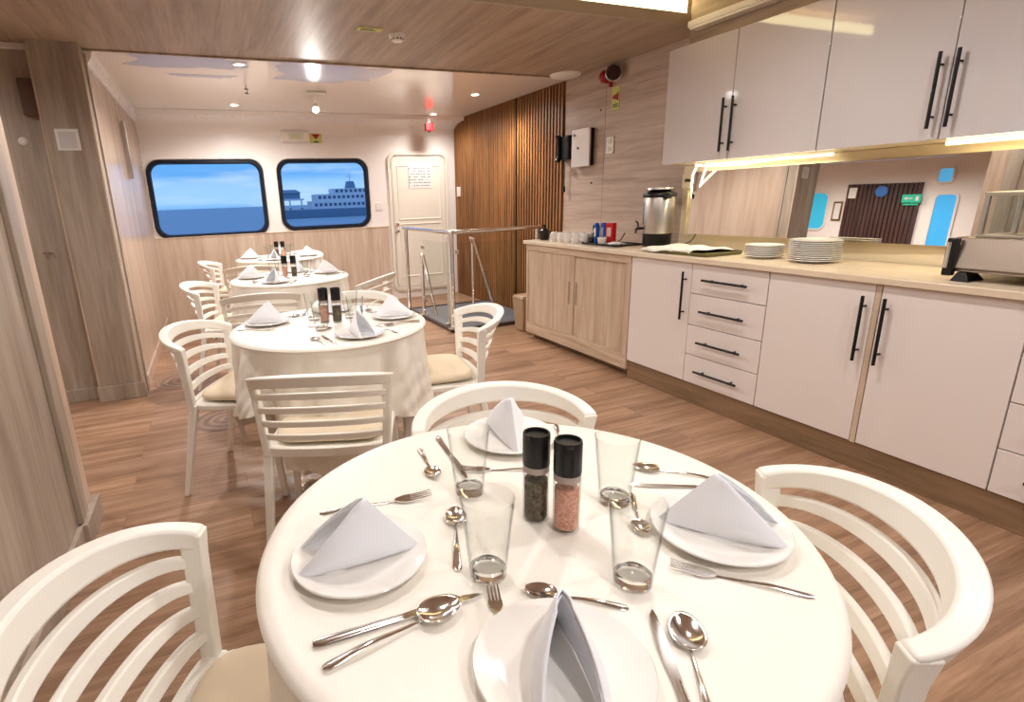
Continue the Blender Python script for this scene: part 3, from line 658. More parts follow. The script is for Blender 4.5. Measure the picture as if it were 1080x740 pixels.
# ------------------------------------------------------------------ chairs
def chair(label, loc, rz):
    W, D, ZE, ZT, ZS = .231, .160, .70, .755, .435
    t = thing('dining_chair', label, 'chair', loc, rz, 'white slat-back dining chairs')
    def P(a, u, off=0.):
        """point on the ruled back surface; a in [-90,90] deg, u 0 seat .. 1 rim; off outward"""
        ca, sa = math.cos(a), math.sin(a)
        w = (W-.018)+(.018)*u; d = .03+(D-.03)*u
        n = Vector((sa/w, -ca/max(d,.06)*1.0, 0)); n.normalize()
        z = ZS+((ZE+(ZT-ZE)*ca)-ZS)*u
        return Vector((w*sa, -d*ca, z)) + n*off
    A = [math.radians(-90+180*k/36) for k in range(37)]
    def band(u0, u1, th, a0=0, a1=36, lean=0):
        m = MB(); secs = []
        for k in range(a0, a1+1):
            a = A[k]
            secs.append([P(a,u0,-th/2), P(a,u0,th/2), P(a,u1,th/2+lean), P(a,u1,-th/2)])
        m.sweep(None, secs); return m
    band(.855, 1.0, .029, lean=.008).build('top_rail', chair_m, t, bevel=.006, smooth=True)
    for u in (.70, .52, .335, .15): band(u, u+.08, .015, 1, 35).build('back_slat', chair_m, t, bevel=.003, smooth=True)
    band(-.08, .035, .022, 0, 36).build('lower_rail', chair_m, t, bevel=.003, smooth=True)
    for s in (-1, 1):
        m = MB(); sec = []
        for k, u in enumerate((-.08, .2, .5, .8, .985)):
            p = P(s*PI/2, u); w = .032+.010*u; th = .030; e = .008*max(0, (u-.8)/.2)
            sec.append([p+Vector((-s*th*.5,-w*.9,0)), p+Vector((s*(th*.5+e-.005),-w*.9,0)), p+Vector((s*(th*.5+e),.0035,0)), p+Vector((-s*th*.5,.0035,0))])
        m.sweep(None, sec); m.build('back_post', chair_m, t, bevel=.004)
        for (ty, by, nm) in ((-.002, -.095, 'leg'), (.325, .365, 'leg')):
            m = MB(); x0, x1 = s*(W-.022), s*(W-.006)
            q = [(-.017,-.017),(.017,-.017),(.017,.017),(-.017,.017)]
            m.hexa([(x1+a*.72, by+b*.72, 0) for a, b in q], [(x0+a, ty+b, ZS+.0) for a, b in q]); m.build(nm, chair_m, t, bevel=.004)
    m = MB(); lp = [(a, .17+b, .412) for a, b in rrect(.45, .38, .06)]
    m.poly(lp, (0,0,.026)); m.build('seat_frame', chair_m, t, bevel=.005)
    m = MB(); n = 24
    def cush(u, v):
        # superellipse pillow
        th = 2*PI*u; ph = -PI/2+PI*v; ex = .35; c, s_ = math.cos(th), math.sin(th); cp = math.copysign(abs(math.cos(ph))**.28, math.cos(ph)); sp = math.copysign(abs(math.sin(ph))**.9, math.sin(ph))
        x = .205*cp*math.copysign(abs(c)**ex, c); y = .178*cp*math.copysign(abs(s_)**ex, s_)
        return Vector((x*(1-.06*(y<0)*abs(y)/.2)  , .178+y, .462+.023*sp))
    m.grid(cush, 40, 12, True); m.build('seat_cushion', cushion_m, t, smooth=True)
    return t
R_ = math.radians
def place(ch, x, y, facing, label):
    return dup(ch, (x, y, 0), R_(facing-90), label)
c0 = chair('white slat-back chair at lower left, beside the nearest table', (-.17, .765, 0), R_(-20-90))
CH = [(.648, 1.153, 257, 'white slat-back chair behind the far napkin of the nearest table, only its curved rail showing'),
 (.868, .492, 148, 'white slat-back chair at lower right, pulled up to the nearest table'),
 (.282, 1.803, 69, 'white slat-back chair seen from behind in front of the second table'),
 (-.075, 2.676, -26, 'white slat-back chair left of the second table by the floor medallion'),
 (1.096, 2.359, 169, 'white slat-back chair right of the second table, facing left, near the railing'),
 (.72, 3.05, 256, 'white slat-back chair on the far side of the second table, only its rail showing'),
 (.24, 3.62, 84, 'white slat-back chair seen from behind in front of the third table'),
 (-.07, 4.28, -16, 'white slat-back chair left of the third table'),
 (1.06, 3.95, 138, 'white slat-back chair right of the third table with its rail tilted to the right'),
 (.30, 5.32, 84, 'white slat-back chair between the third table and the farthest table'),
 (.92, 6.40, 243, 'white slat-back chair on the far side of the farthest table near the wainscot'),
 (.02, 5.95, -10, 'white slat-back chair left of the farthest table, against the wainscot')]
for x, y, f, lab in CH: place(c0, x, y, f, lab)

# ------------------------------------------------------------------ tables
TB = [(.416, .668, 'nearest'), (.435, 2.375, 'second'), (.50, 4.15, 'third'), (.62, 5.85, 'farthest')]
RT = .421
SEATS = [(-.17, .765)]+[(c[0], c[1]) for c in CH]
def cloth(cx, cy, seed, rt=RT):
    r = random.Random(seed); nf = 15; ph = [r.uniform(0, 6.28) for _ in range(6)]
    nu, nv = 280, 44; drop = .33
    ca_ = [math.atan2(y-cy, x-cx) for x, y in SEATS if math.hypot(x-cx, y-cy) < .82]
    def f(u, v):
        a = 2*PI*u
        if v < .28:
            q = v/.28; return Vector((rt*.985*q*math.cos(a), rt*.985*q*math.sin(a), .75))
        q = (v-.28)/.72
        bz = drop+.045*math.sin(2*a+ph[0])+.02*math.sin(5*a+ph[1])
        for c in ca_:
            da = abs((a-c+PI) % (2*PI)-PI); k = min(1, max(0, (R_(31)-da)/R_(6))); k = k*k*(3-2*k); bz = bz*(1-k)+(.505+.012*math.sin(9*a))*k
        if q < .10:
            k = q/.10*PI/2; rr = rt*.985+.014*math.sin(k); z = .75-.014*(1-math.cos(k)); return Vector((rr*math.cos(a), rr*math.sin(a), z))
        w = (q-.10)/.90; z = .736-(bz-.014)*w
        am = .052*w**.8*(.736-bz)/.4
        fold = (.55*math.sin(nf*a+ph[2]+.8*math.sin(2*a+ph[5]))+.45*math.sin((nf*.5-.5)*a+ph[3])+.25*math.sin(23*a+ph[4]+3*w))
        crease = .007*math.sin(9*w*2+4*math.sin(5*a+ph[3]))*math.sin(31*a+7*w+ph[1])*w
        rr = rt+.0-.004+am*fold+.018*w+crease
        return Vector((rr*math.cos(a), rr*math.sin(a), z))
    m = MB(); m.grid(f, nu, nv, True)
    o = m.build('tablecloth', cloth_m, smooth=True); o.location = (cx, cy, .0015); return o
for i, (cx, cy, nm) in enumerate(TB):
    t = thing('round_table', '%s round table, mostly hidden under its cream cloth' % nm, 'table', (cx, cy, 0), 0)
    MB().lathe([(0,.722),(RT-.03,.722),(RT-.02,.735),(RT-.03,.748),(0,.748)],48).build('tabletop', cab_wood, t, smooth=True)
    MB().lathe([(.035,.06),(.035,.70),(.12,.721),(0,.721)],28).build('pedestal', ped_m, t, smooth=True)
    MB().lathe([(0,0),(.215,0),(.215,.008),(.20,.016),(.12,.03),(.06,.055),(.036,.09),(0,.09)],44).build('base', chrome, t, smooth=True)
    o = cloth(cx, cy, 11+i); tag(o, 'cream vinyl tablecloth draped over the %s round table' % nm, 'tablecloth', 'cream round tablecloths')

# ------------------------------------------------------------------ tableware prototypes
def mk_plate(label, r=.101):
    t = thing('plate', label, 'plate', group='white plates on the tables')
    MB().lathe([(0,0),(r*.55,0),(r*.57,.003),(r*.72,.0055),(r*.97,.0125),(r,.0145),(r*.985,.0165),(r*.72,.0088),(r*.58,.0062),(0,.0058)],64).build('dish', china, t, smooth=True)
    return t
def mk_napkin(label):
    """folded cone napkin: ridge V->F towards +y, wings open towards -y"""
    V = Vector((0, .012, .100)); F = Vector((0, .092, 0))
    t = thing('napkin', label, 'napkin', group='folded white napkins')
    def wing(k, dz):
        sp = .032*k; Cc = {-1: Vector((-sp, -.095, 0)), 1: Vector((sp, -.095, 0))}
        Vv = V*k + Vector((0,0,dz)); Ff = F*k; nn = 26
        def f(u, v):
            s = (u-.5)*2; q = abs(s); sg = 1 if s >= 0 else -1
            e = Vv.lerp(Ff, v)
            # rounded ridge
            p = e.lerp(Cc[sg], q)
            bulge = .021*math.sin(PI*q)*(.4+.6*math.sin(PI*v))
            p = p+Vector((sg*bulge, 0, .004*math.sin(PI*q)))
            rd = max(0, 1-q/.12); p.x *= 1; p.z -= .004*rd*(1-v)
            if q < .12: p.x = sg*.006*math.sin(q/.12*PI/2)+p.x*.4
            p.z = max(p.z, .0012)
            return p
        return f
    m = MB(); m.grid(wing(1.0, 0), 40, 16); m.build('outer_fold', napkin_m, t, smooth=True, solid=.0026)
    m = MB(); m.grid(wing(.93, .0), 40, 16); m.build('inner_fold', napkin_m, t, smooth=True, solid=.0022)
    return t
def mk_glass(label):
    t = thing('tumbler', label, 'glass', group='clear water tumblers')
    MB().lathe([(.0225,.0),(.0255,.002),(.027,.02),(.0375,.122),(.0382,.125),(.0372,.1262),(.036,.123),(.0255,.024)],48).build('wall', tumbler_m, t, smooth=True)
    MB().lathe([(0,.001),(.0215,.0005),(.0245,.003),(.0250,.016),(.022,.0185),(.012,.0150),(0,.0140)],40).build('thick_base', clear_solid, t, smooth=True)
    return t
def mk_shaker(label, fill, name):
    t = thing(name, label, 'grinder')
    MB().lathe([(0,0),(.0205,0),(.0215,.003),(.0215,.088),(.0205,.092),(.0190,.092),(.0195,.086),(.0195,.006),(0,.006)],36).build('jar', tumbler_m, t, smooth=True)
    MB().lathe([(0,.0065),(.0188,.0065),(.0188,.074),(0,.075)],32).build('contents', fill, t, smooth=True)
    MB().lathe([(.0192,.089),(.0216,.0895),(.0216,.100),(.0192,.1005)],36).build('collar', mat('collar_'+name, rgb(176,160,150), .3), t, smooth=True)
    MB().lathe([(0,.1005),(.0215,.1005),(.0220,.103),(.0220,.152),(.0210,.155),(.0185,.155),(.0175,.150),(0,.149)],36).build('cap', black, t, smooth=True)
    MB().box((-.0225,-.006,.149),(-.016,.006,.1562)).build('cap_notch', black, t, bevel=.001)
    return t
# cutlery lies along +y: handle end at y=0, tip at y=1 (scaled by length L in metres)
def handle_prof(L, y0, y1, wn, we, th, zc=.0015):
    secs = []; n = 16
    for k in range(n+1):
        q = k/n; y = (y0+(y1-y0)*q)
        w = wn+(we-wn)*(1-q)**1.6
        if q < .06: w *= (.45+.55*math.sqrt(q/.06)) if q > 0 else .45
        z = zc + .004*math.sin(PI*min(1,q*1.1))**2*L/.2
        secs.append([Vector((w*math.cos(a)/2, y, z+th*.5*math.sin(a))) for a in [2*PI*j/10 for j in range(10)]])
    return secs
def mk_spoon(label, L, nm='spoon'):
    t = thing(nm, label, 'spoon')
    m = MB(); m.sweep(None, handle_prof(L, 0, L*.70, .0045, .0135, .0028)); m.build('handle', steel, t, smooth=True)
    bl = L*.33; bw = L*.115; y0 = L*.67
    def f(u, v):
        # bowl: u across angle, v radius
        a = 2*PI*u; x = bw*v*math.cos(a)*(1-.14*math.sin(a)); y = y0+bl/2+bl/2*v*math.sin(a)
        z = .0012+.0065*(v**2)*(L/.18)+ (.002 if False else 0)
        return Vector((x, y, z))
    m = MB(); m.grid(f, 32, 8, True); m.build('bowl', steel, t, smooth=True, solid=.0014)
    return t
def mk_fork(label, L):
    t = thing('fork', label, 'fork')
    m = MB(); m.sweep(None, handle_prof(L, 0, L*.68, .0045, .0135, .0028)); m.build('handle', steel, t, smooth=True)
    def zf(q): return .0035+.005*math.sin(PI*q)**1*(0.0)+.0075*(q-.25)**2*1.2
    m = MB(); y0 = L*.66; n = 6
    def strip(xa, xb, ya, yb, n=7, taper=0):
        secs = []
        for k in range(n+1):
            q = k/n; y = ya+(yb-ya)*q; g = (y-y0)/(L-y0); z = zf(g)
            A_, B_ = xa(q), xb(q); h = .0009*(1-.4*q*taper)
            secs.append([Vector((A_, y, z-h)), Vector((B_, y, z-h)), Vector((B_, y, z+h)), Vector((A_, y, z+h))])
        m.sweep(None, secs)
    W = L*.062
    strip(lambda q: -(.002+(W-.002)*min(1, q*1.6)**.7), lambda q: (.002+(W-.002)*min(1, q*1.6)**.7), y0, y0+L*.15)
    for k in range(4):
        c = (-.75+.5*k)*W; w = W*.17
        strip(lambda q, c=c, w=w: c-w*(1-.45*q), lambda q, c=c, w=w: c+w*(1-.45*q), y0+L*.148, L, taper=1)
    m.build('tines', steel, t, smooth=True)
    return t
def mk_knife(label, L):
    t = thing('knife', label, 'knife')
    m = MB(); secs = []
    for k in range(13):
        q = k/12; y = L*.5*q; w = (.0145-.004*q)*(.55+.45*min(1, (q+.0)/.06) if q < .06 else 1)
        secs.append([Vector((w*math.cos(a)/2, y, .0035+.0026*math.sin(a))) for a in [2*PI*j/12 for j in range(12)]])
    m.sweep(None, secs); m.build('handle', steel, t, smooth=True)
    m = MB(); n = 14; secs = []
    for k in range(n+1):
        q = k/n; y = L*.49+L*.51*q; lo = -.0052-.0025*math.sin(PI*min(1,q*1.2)); hi = .0052
        if q > .8: e = (q-.8)/.2; lo = lo*math.sqrt(max(0,1-e*e))+.001; hi = hi-(.003)*e*e
        lo = min(lo, hi-.0008)
        secs.append([Vector((lo, y, .0030)), Vector((hi, y, .0026)), Vector((hi, y, .0044)), Vector((lo, y, .0034))])
    m.sweep(None, secs); m.build('blade', steel, t, smooth=True)
    return t
PR = {}
def put(kind, x, y, rz, label, s=1.0, z=.7516, group=None):
    """first call builds, later calls copy"""
    if kind not in PR:
        b = {'plate': lambda: mk_plate(label), 'napkin': lambda: mk_napkin(label), 'tumbler': lambda: mk_glass(label),
             'pepper_grinder': lambda: mk_shaker(label, pepper_m, 'pepper_grinder'), 'salt_grinder': lambda: mk_shaker(label, salt_m, 'salt_grinder'),
             'tablespoon': lambda: mk_spoon(label, .185), 'teaspoon': lambda: mk_spoon(label, .145, 'teaspoon'), 'fork': lambda: mk_fork(label, .19), 'knife': lambda: mk_knife(label, .215)}[kind]
        o = b(); PR[kind] = o; o.location = (x, y, z); o.rotation_euler = (0, 0, rz)
    else: o = dup(PR[kind], (x, y, z), rz, label)
    o.scale = (s, s, s)
    if group: o['group'] = group
    elif kind not in ('plate', 'napkin', 'tumbler'): o['group'] = {'pepper_grinder': 'pepper grinders', 'salt_grinder': 'pink salt grinders', 'tablespoon': 'tablespoons', 'teaspoon': 'teaspoons', 'fork': 'dinner forks', 'knife': 'table knives'}[kind]
    return o
BASE = {'tablespoon': .185, 'teaspoon': .145, 'fork': .19, 'knife': .215}
def cut(kind, h, tip, label, L=None, z=.7516, tilt=0, anchor='h'):
    """cutlery from handle end h toward tip; optional true length L; anchor 't' keeps the tip"""
    h = Vector(h); tip = Vector(tip); d = tip-h; l = L or d.length; u = d.normalized()
    if anchor == 't': h = tip-u*l
    o = put(kind, h.x, h.y, math.atan2(u.y, u.x)-PI/2, label, l/BASE[kind], z)
    if tilt: o.rotation_euler = (tilt, 0, o.rotation_euler.z)
    return o
def ang(v): return math.atan2(v[1], v[0])-PI/2
# -- nearest table, measured one by one
T1 = Vector((.43, .655))
for c, d, w in (((.141,.700),(.18,-.035),'left side of the nearest table'), ((.297,.405),(.12,.25),'front edge of the nearest table'), ((.668,.520),(-.10,.09),'right side of the nearest table'), ((.548,.965),(-.11,-.34),'far side of the nearest table')):
    put('plate', c[0], c[1], 0, 'white plate under a folded napkin at the '+w)
    put('napkin', c[0], c[1], ang(d), 'white folded napkin standing on the plate at the '+w, z=.7580)
for x, y, w in ((.298,.586,'in front of the pepper grinder'), (.371,.800,'behind and left of the pepper grinder'), (.583,.660,'behind and right of the salt grinder'), (.470,.487,'in front of the right-hand plate')):
    put('tumbler', x, y, random.random(), 'empty clear tumbler on the nearest table, '+w)
put('pepper_grinder', .436, .680, .3, 'pepper grinder with black cap at the centre of the nearest table')
put('salt_grinder', .464, .634, 1.1, 'pink salt grinder with black cap at the centre of the nearest table')
cut('fork', (.108,.851), (.304,.82), 'steel fork behind the left-hand plate of the nearest table', .198)
cut('teaspoon', (.352,1.010), (.336,.89), 'steel teaspoon near the far left edge of the nearest table', .14)
cut('knife', (.409,1.045), (.387,.843), 'steel knife beside the far tumbler on the nearest table')
cut('fork', (.545,.808), (.415,.871), 'steel fork behind the pepper grinder on the nearest table, half hidden', .17)
cut('teaspoon', (.262,.612), (.326,.764), 'steel teaspoon left of the front tumbler on the nearest table', .16, anchor='h')
cut('knife', (.046,.562), (.275,.554), 'steel knife in front of the left-hand plate, under a spoon, on the nearest table', .228)
cut('tablespoon', (.05,.521), (.230,.550), 'steel tablespoon crossing the knife in front of the left-hand plate', .19, z=.7545)
cut('fork', (.24,.42), (.291,.561), 'steel fork whose tines show beyond the front plate rim', .15, anchor='t')
cut('teaspoon', (.432,.451), (.331,.534), 'steel teaspoon lying just behind the front plate', .135)
cut('knife', (.391,.319), (.453,.435), 'steel knife right of the front plate on the nearest table', .215, anchor='t')
cut('tablespoon', (.411,.31), (.482,.413), 'steel tablespoon right of the front plate and its knife on the nearest table', .185, anchor='t')
cut('fork', (.662,.364), (.546,.486), 'steel fork in front of the right-hand plate of the nearest table', .175)
cut('teaspoon', (.613,.646), (.556,.561), 'steel teaspoon seen through the right front tumbler', .13, anchor='t')
cut('tablespoon', (.805,.639), (.701,.741), 'steel tablespoon behind the right-hand napkin of the nearest table', .15)
cut('knife', (.76,.626), (.643,.693), 'steel knife behind the right-hand napkin, in front of the tablespoon', .17, anchor='t')
cut('teaspoon', (.683,.984), (.628,.882), 'steel spoon handle poking out behind the salt grinder', .14)
# -- the other tables
def setting(T, deg, nm, side, rnd, fold=0):
    """diner sits at angle deg from the table centre"""
    a = R_(deg); d = Vector((math.cos(a), math.sin(a))); n = Vector((-d.y, d.x)); T = Vector(T)
    c = T+d*.29; j = lambda s=.008: rnd.uniform(-s, s)
    put('plate', c.x+j(), c.y+j(), 0, 'white plate under a folded napkin on the %s side of the %s table' % (side, nm))
    put('napkin', c.x, c.y, ang(-d)+fold, 'white folded napkin on the plate at the %s side of the %s table' % (side, nm), z=.7580)
    p = c+n*.135-d*.02; cut('fork', p+d*.10, p-d*.08+n*j(.02), 'steel fork beside the %s plate of the %s table' % (side, nm), .17)
    p = c-n*.135; cut('knife', p+d*.09, p-d*.10+n*j(.015), 'steel knife beside the %s plate of the %s table' % (side, nm), .19)
    p = c-n*.165; cut('tablespoon', p+d*.08, p-d*.09+n*j(.01), 'steel spoon outside the knife at the %s plate of the %s table' % (side, nm), .165)
    q = T+d*.10-n*.085; put('tumbler', q.x+j(), q.y+j(), 0, 'empty clear tumbler serving the %s place of the %s table' % (side, nm))
rnd = random.Random(3)
for ti, sides in ((1, ((149,'left'),(-78,'near'),(-3,'right'),(75,'far'))), (2, ((158,'left'),(-118,'near'),(15,'right'),(72,'far'))), (3, ((165,'left'),(-105,'near'),(-10,'right'),(80,'far')))):
    cx, cy, nm = TB[ti]
    for dg, sd in sides: setting((cx, cy), dg, nm, sd, rnd)
    sx = (-.025, .035) if ti != 2 else (-.02, .035)
    kx = [(cx-.012, cy+.045, 'salt_grinder'), (cx+.040, cy+.02, 'pepper_grinder')]
    if ti == 3: kx = [(cx-.015, cy+.06, 'pepper_grinder'), (cx+.045, cy+.03, 'salt_grinder')]
    if ti == 2: kx = [(cx-.03, cy+.03, 'salt_grinder'), (cx+.03, cy-.01, 'pepper_grinder')]
    for x, y, k in kx: put(k, x, y, 0, ('pink salt' if 'salt' in k else 'pepper')+' grinder with black cap at the centre of the %s table' % nm)
    a = R_(sides[1][0]); cut('teaspoon', (cx-.10, cy-.02), (cx-.02, cy-.11), 'steel teaspoon near the middle of the %s table' % nm, .13)

# ------------------------------------------------------------------ things on the worktop
ZW = .8905
t = thing('coffee_urn', 'stainless steel coffee urn with black lid and tap on the worktop', 'urn', (2.915, 3.02, ZW), R_(-20))
MB().lathe([(0,0),(.088,0),(.09,.01),(.092,.085),(.094,.09),(0,.09)],40).build('heater_base', black, t, smooth=True)
MB().lathe([(0,.09),(.098,.09),(.1,.1),(.1,.325),(.098,.33),(0,.33)],56).build('tank', brushed, t, smooth=True)
MB().lathe([(0,.33),(.104,.33),(.106,.345),(.098,.36),(.07,.366),(.06,.380),(0,.382)],48).build('lid', black, t, smooth=True)
MB().lathe([(0,.383),(.085,.375),(.09,.380),(.088,.392),(.02,.396),(0,.396)],40).build('lid_top', brushed, t, smooth=True)
for s in (-1,1):
    h = MB().box((-.022,s*.10-.0,.318),(.022,s*.135,.352)); h.build('side_handle', black, t, bevel=.008)
m = MB(); m.tube([(-.095,0,.125),(-.135,0,.125),(-.145,0,.115),(-.145,0,.095)], .010, 10); m.tube([(-.13,0,.13),(-.135,0,.165),(-.15,0,.175)], .006, 8); m.build('tap', black, t, smooth=True)
m = MB(); m.box((-.1015,-.002,.15),(-.0995,.002,.30)); m.build('level_gauge', black, t)
t2 = tag(MB().box((2.72, 2.86, ZW), (3.05, 3.20, ZW+.004)).build('urn_mat', cab_wood_h, bevel=.001), 'thin pale wood mat under the coffee urn', 'mat')
for o in kids(t): pass
t.location.z = ZW+.0045; t.scale = (1.07, 1.07, 1.02)
# serving tray with towel
t = thing('serving_tray', 'olive tray half covered by a white towel on the worktop', 'tray', (2.78, 2.55, ZW))
m = MB(); m.poly([(a, b, .001) for a, b in rrect(.30, .44, .03)], (0,0,.008)); m.build('base', tray_m, t, bevel=.002)
m = MB(); a = rrect(.31, .45, .035); b = rrect(.285, .425, .025); m.sweep(None, [[Vector((p[0],p[1],.002)), Vector((p[0]*1.02,p[1]*1.02,.02)), Vector((q[0]*1.02,q[1]*1.02,.02)), Vector((q[0],q[1],.004))] for p, q in zip(a, b)], closed=True); m.build('rim', tray_m, t, smooth=True)
def tw(u, v):
    x = -.17+.33*u+.02*math.sin(7*v); y = -.14+.42*v+.03*math.sin(3*u+1); e = min(u, 1-u, v, 1-v)
    return Vector((x, y, .024+.004*math.sin(11*u+5*v)+.005*math.sin(17*v+4*u) - (.012 if u < .03 else 0)))
tag(MB().grid(tw, 24, 24).build('towel', towel_m, smooth=True, solid=.003), 'crumpled white towel lying over the olive tray', 'towel').location = (2.78, 2.55, ZW+.002)
# plate stacks
def mk_stack_plate(label, r, k):
    o = MB().lathe([(0,0),(r*.58,0),(r*.6,.003),(r*.97,.013),(r,.0145),(r*.985,.0168),(r*.62,.0072),(0,.0062)],48).build('plate', china, smooth=True)
    return tag(o, label, 'plate')
ORD = ['bottom','second lowest','third lowest','fourth lowest','fifth lowest','sixth lowest','seventh lowest','eighth lowest','ninth lowest','tenth lowest','eleventh lowest','twelfth lowest']
for (x, y, r, n, dz, w, g) in ((2.845, 2.135, .098, 7, .0095, 'short left-hand stack on the worktop', 'plates in the short stack'), (2.855, 1.86, .118, 11, .0098, 'tall right-hand stack on the worktop', 'plates in the tall stack')):
    p0 = None
    for k in range(n):
        nm = 'topmost' if k == n-1 else ORD[k]
        lab = '%s white plate of the %s' % (nm, w)
        if p0 is None: p0 = mk_stack_plate(lab, r, k); o = p0
        else: o = p0.copy(); C.objects.link(o); o['label'] = lab
        o['group'] = g; o.location = (x+random.uniform(-.002,.002), y+random.uniform(-.002,.002), ZW+.0005+k*dz)
# food warmer
t = thing('food_warmer', 'stainless steel food warmer with glass display top at right end of the worktop', 'food warmer', (2.66, 1.22, ZW), 0)
m = MB(); m.hexa([(.02,-1.0,.035),(.36,-1.0,.035),(.36,0,.035),(.02,0,.035)], [(.05,-1.0,.165),(.36,-1.0,.165),(.36,0,.165),(.05,0,.165)]); wm = mat('warmer_steel', rgb(168,154,142), .35, metal=1); m.build('body', wm, t, bevel=.004)
m = MB(); m.hexa([(.005,-.99,.05),(.02,-.99,.045),(.02,-.03,.045),(.005,-.03,.05)], [(.032,-.99,.165),(.05,-.99,.165),(.05,-.03,.165),(.032,-.03,.165)]); m.build('front_panel', wm, t, bevel=.003)
for y in (-.06, -.94): MB().hexa([(0,y-.03,0),(.12,y-.03,0),(.12,y+.03,0),(0,y+.03,0)],[(.01,y-.015,.036),(.08,y-.015,.036),(.08,y+.015,.036),(.01,y+.015,.036)]).build('foot', black, t, bevel=.004)
m = MB().box((-.01,-.035,.02),(.022,-.002,.165)); m.build('corner_bracket', black, t, bevel=.005)
m = MB().tube([(-.004,-.012,.05),(-.004,-.012,.15)], .009, 12); m.build('corner_tube', chrome, t, smooth=True)
for (x, y) in ((.08,-.06),(.33,-.06),(.08,-.94),(.33,-.94)): MB().box((x-.008,y-.008,.166),(x+.008,y+.008,.33)).build('glass_post', brushed, t, bevel=.002)
m = MB(); m.box((.07,-.95,.32),(.34,-.05,.334)); m.build('top_frame', brushed, t, bevel=.002); m = MB(); m.box((.07,-.95,.166),(.095,-.05,.176)); m.build('lower_frame', brushed, t, bevel=.002)
MB().box((.078,-.93,.178),(.082,-.07,.318)).build('front_glass', rail_glass, t); MB().box((.09,-.062,.178),(.32,-.058,.318)).build('end_glass', rail_glass, t)
# cups, pot, packets on the far left of the worktop
cup0 = None
cupm = mat('cup_white', rgb(236,230,222), .2, coat=.3)
CP = [(2.69,3.96),(2.70,3.87),(2.70,3.78),(2.71,3.69),(2.79,3.92),(2.80,3.83),(2.80,3.74),(2.81,3.65),(2.735,3.605)]
CW = ['front row, farthest from the camera','front row, second from the far end','front row, third from the far end','front row, fourth from the far end','back row, farthest from the camera','back row, second from the far end','back row, third from the far end','back row, nearest the packets','front row, nearest the packets']
for k, (x, y) in enumerate(CP):
    lab = 'upturned white cup on the worktop, '+CW[k]
    if cup0 is None:
        t = thing('cup', lab, 'cup', group='upturned cups on the worktop')
        MB().lathe([(.036,0),(.037,.002),(.036,.05),(.030,.074),(.024,.078),(.022,.074),(0,.073)],28).build('bowl', cupm, t, smooth=True)
        MB().tube([(.034,0,.016),(.054,0,.022),(.058,0,.038),(.050,0,.056),(.034,0,.058)], .0045, 8).build('ear', cupm, t, smooth=True); cup0 = t
    else: t = dup(cup0, (0,0,0), 0, lab)
    t.location = (x, y, ZW); t.rotation_euler = (0, 0, R_(200+25*math.sin(k*2)))
t = thing('black_pot', 'small black pot with utensils at the far end of the worktop', 'pot', (2.72, 4.16, ZW))
MB().lathe([(0,0),(.036,0),(.042,.008),(.05,.075),(.053,.082),(.048,.082),(.044,.02),(0,.012)],28).build('body', black, t, smooth=True)
MB().lathe([(0,.075),(.046,.076),(.03,.094),(.010,.10),(.008,.118),(.014,.128),(0,.134)],24).build('lid', black, t, smooth=True)
MB().box((.045,-.008,.05),(.075,.008,.075)).build('lug', black, t, bevel=.003)
t = thing('condiment_tray', 'black tray carrying coffee and sugar packets beside the urn', 'tray', (2.80, 3.37, ZW))
m = MB(); m.poly([(a, b, .001) for a, b in rrect(.24, .42, .03)], (0,0,.006)); m.build('base', black, t, bevel=.002)
m = MB(); a = rrect(.25, .43, .035); b = rrect(.232, .412, .028); m.sweep(None, [[Vector((p[0],p[1],.002)), Vector((p[0]*1.02,p[1]*1.02,.016)), Vector((q[0]*1.02,q[1]*1.02,.016)), Vector((q[0],q[1],.006))] for p, q in zip(a, b)], closed=True); m.build('rim', black, t, smooth=True)
ZT_ = ZW+.0075
def pack(nm, lab, x, y, w, d, h, m_, rz, panel=None):
    t = thing(nm, lab, 'packet', (x, y, ZT_), rz)
    MB().box((-d/2,-w/2,0),(d/2,w/2,h)).build('carton', m_, t, bevel=.003)
    if panel: MB().box((-d/2-.0015,-w*.3,h*.35),(-d/2,w*.3,h*.78)).build('front_label', panel, t)
    return t
pack('tea_box', 'dark green packet standing on the black tray', 2.79, 3.535, .05, .03, .135, green_m, .2, paper)
pack('sugar_packet', 'narrow blue packet at the front of the black tray', 2.735, 3.46, .02, .03, .155, blue_m, .1, paper)
pack('coffee_packet', 'broad blue packet standing between green and red packets', 2.79, 3.44, .045, .035, .155, blue_m, -.1, mat('label_pale', rgb(170,190,214), .5))
pack('biscuit_packet', 'bright red packet with white round mark on the black tray', 2.80, 3.375, .08, .04, .155, mat('red_card', rgb(196,26,30), .45), 0, mat('label_pink', rgb(226,190,186), .5))
t = thing('sugar_bowl', 'small white sugar bowl in front of the red packet', 'bowl', (2.725, 3.38, ZT_))
MB().lathe([(0,0),(.024,0),(.03,.01),(.035,.05),(.032,.052),(.028,.012),(0,.008)],28).build('cup_body', cupm, t, smooth=True)
MB().lathe([(0,.038),(.030,.04),(.02,.05),(0,.054)],20).build('sachets', paper, t, smooth=True)
t = thing('wooden_scoop', 'brown wooden scoop leaning in the tray near the urn', 'scoop', (2.80, 3.255, ZT_))
MB().tube([(-.03,.03,.005),(.0,.0,.04),(.015,-.02,.085)], .005, 8).build('stick', dark_wood_blk, t, smooth=True)
MB().lathe([(0,-.012),(.016,-.008),(.02,.004),(.014,.008),(0,.0)],16,(-.03,.03,.016)).build('scoop_head', dark_wood_blk, t, smooth=True)
t = thing('paper_napkins', 'crumpled white paper napkins on the black tray by the urn', 'napkins', (2.76, 3.27, ZT_))
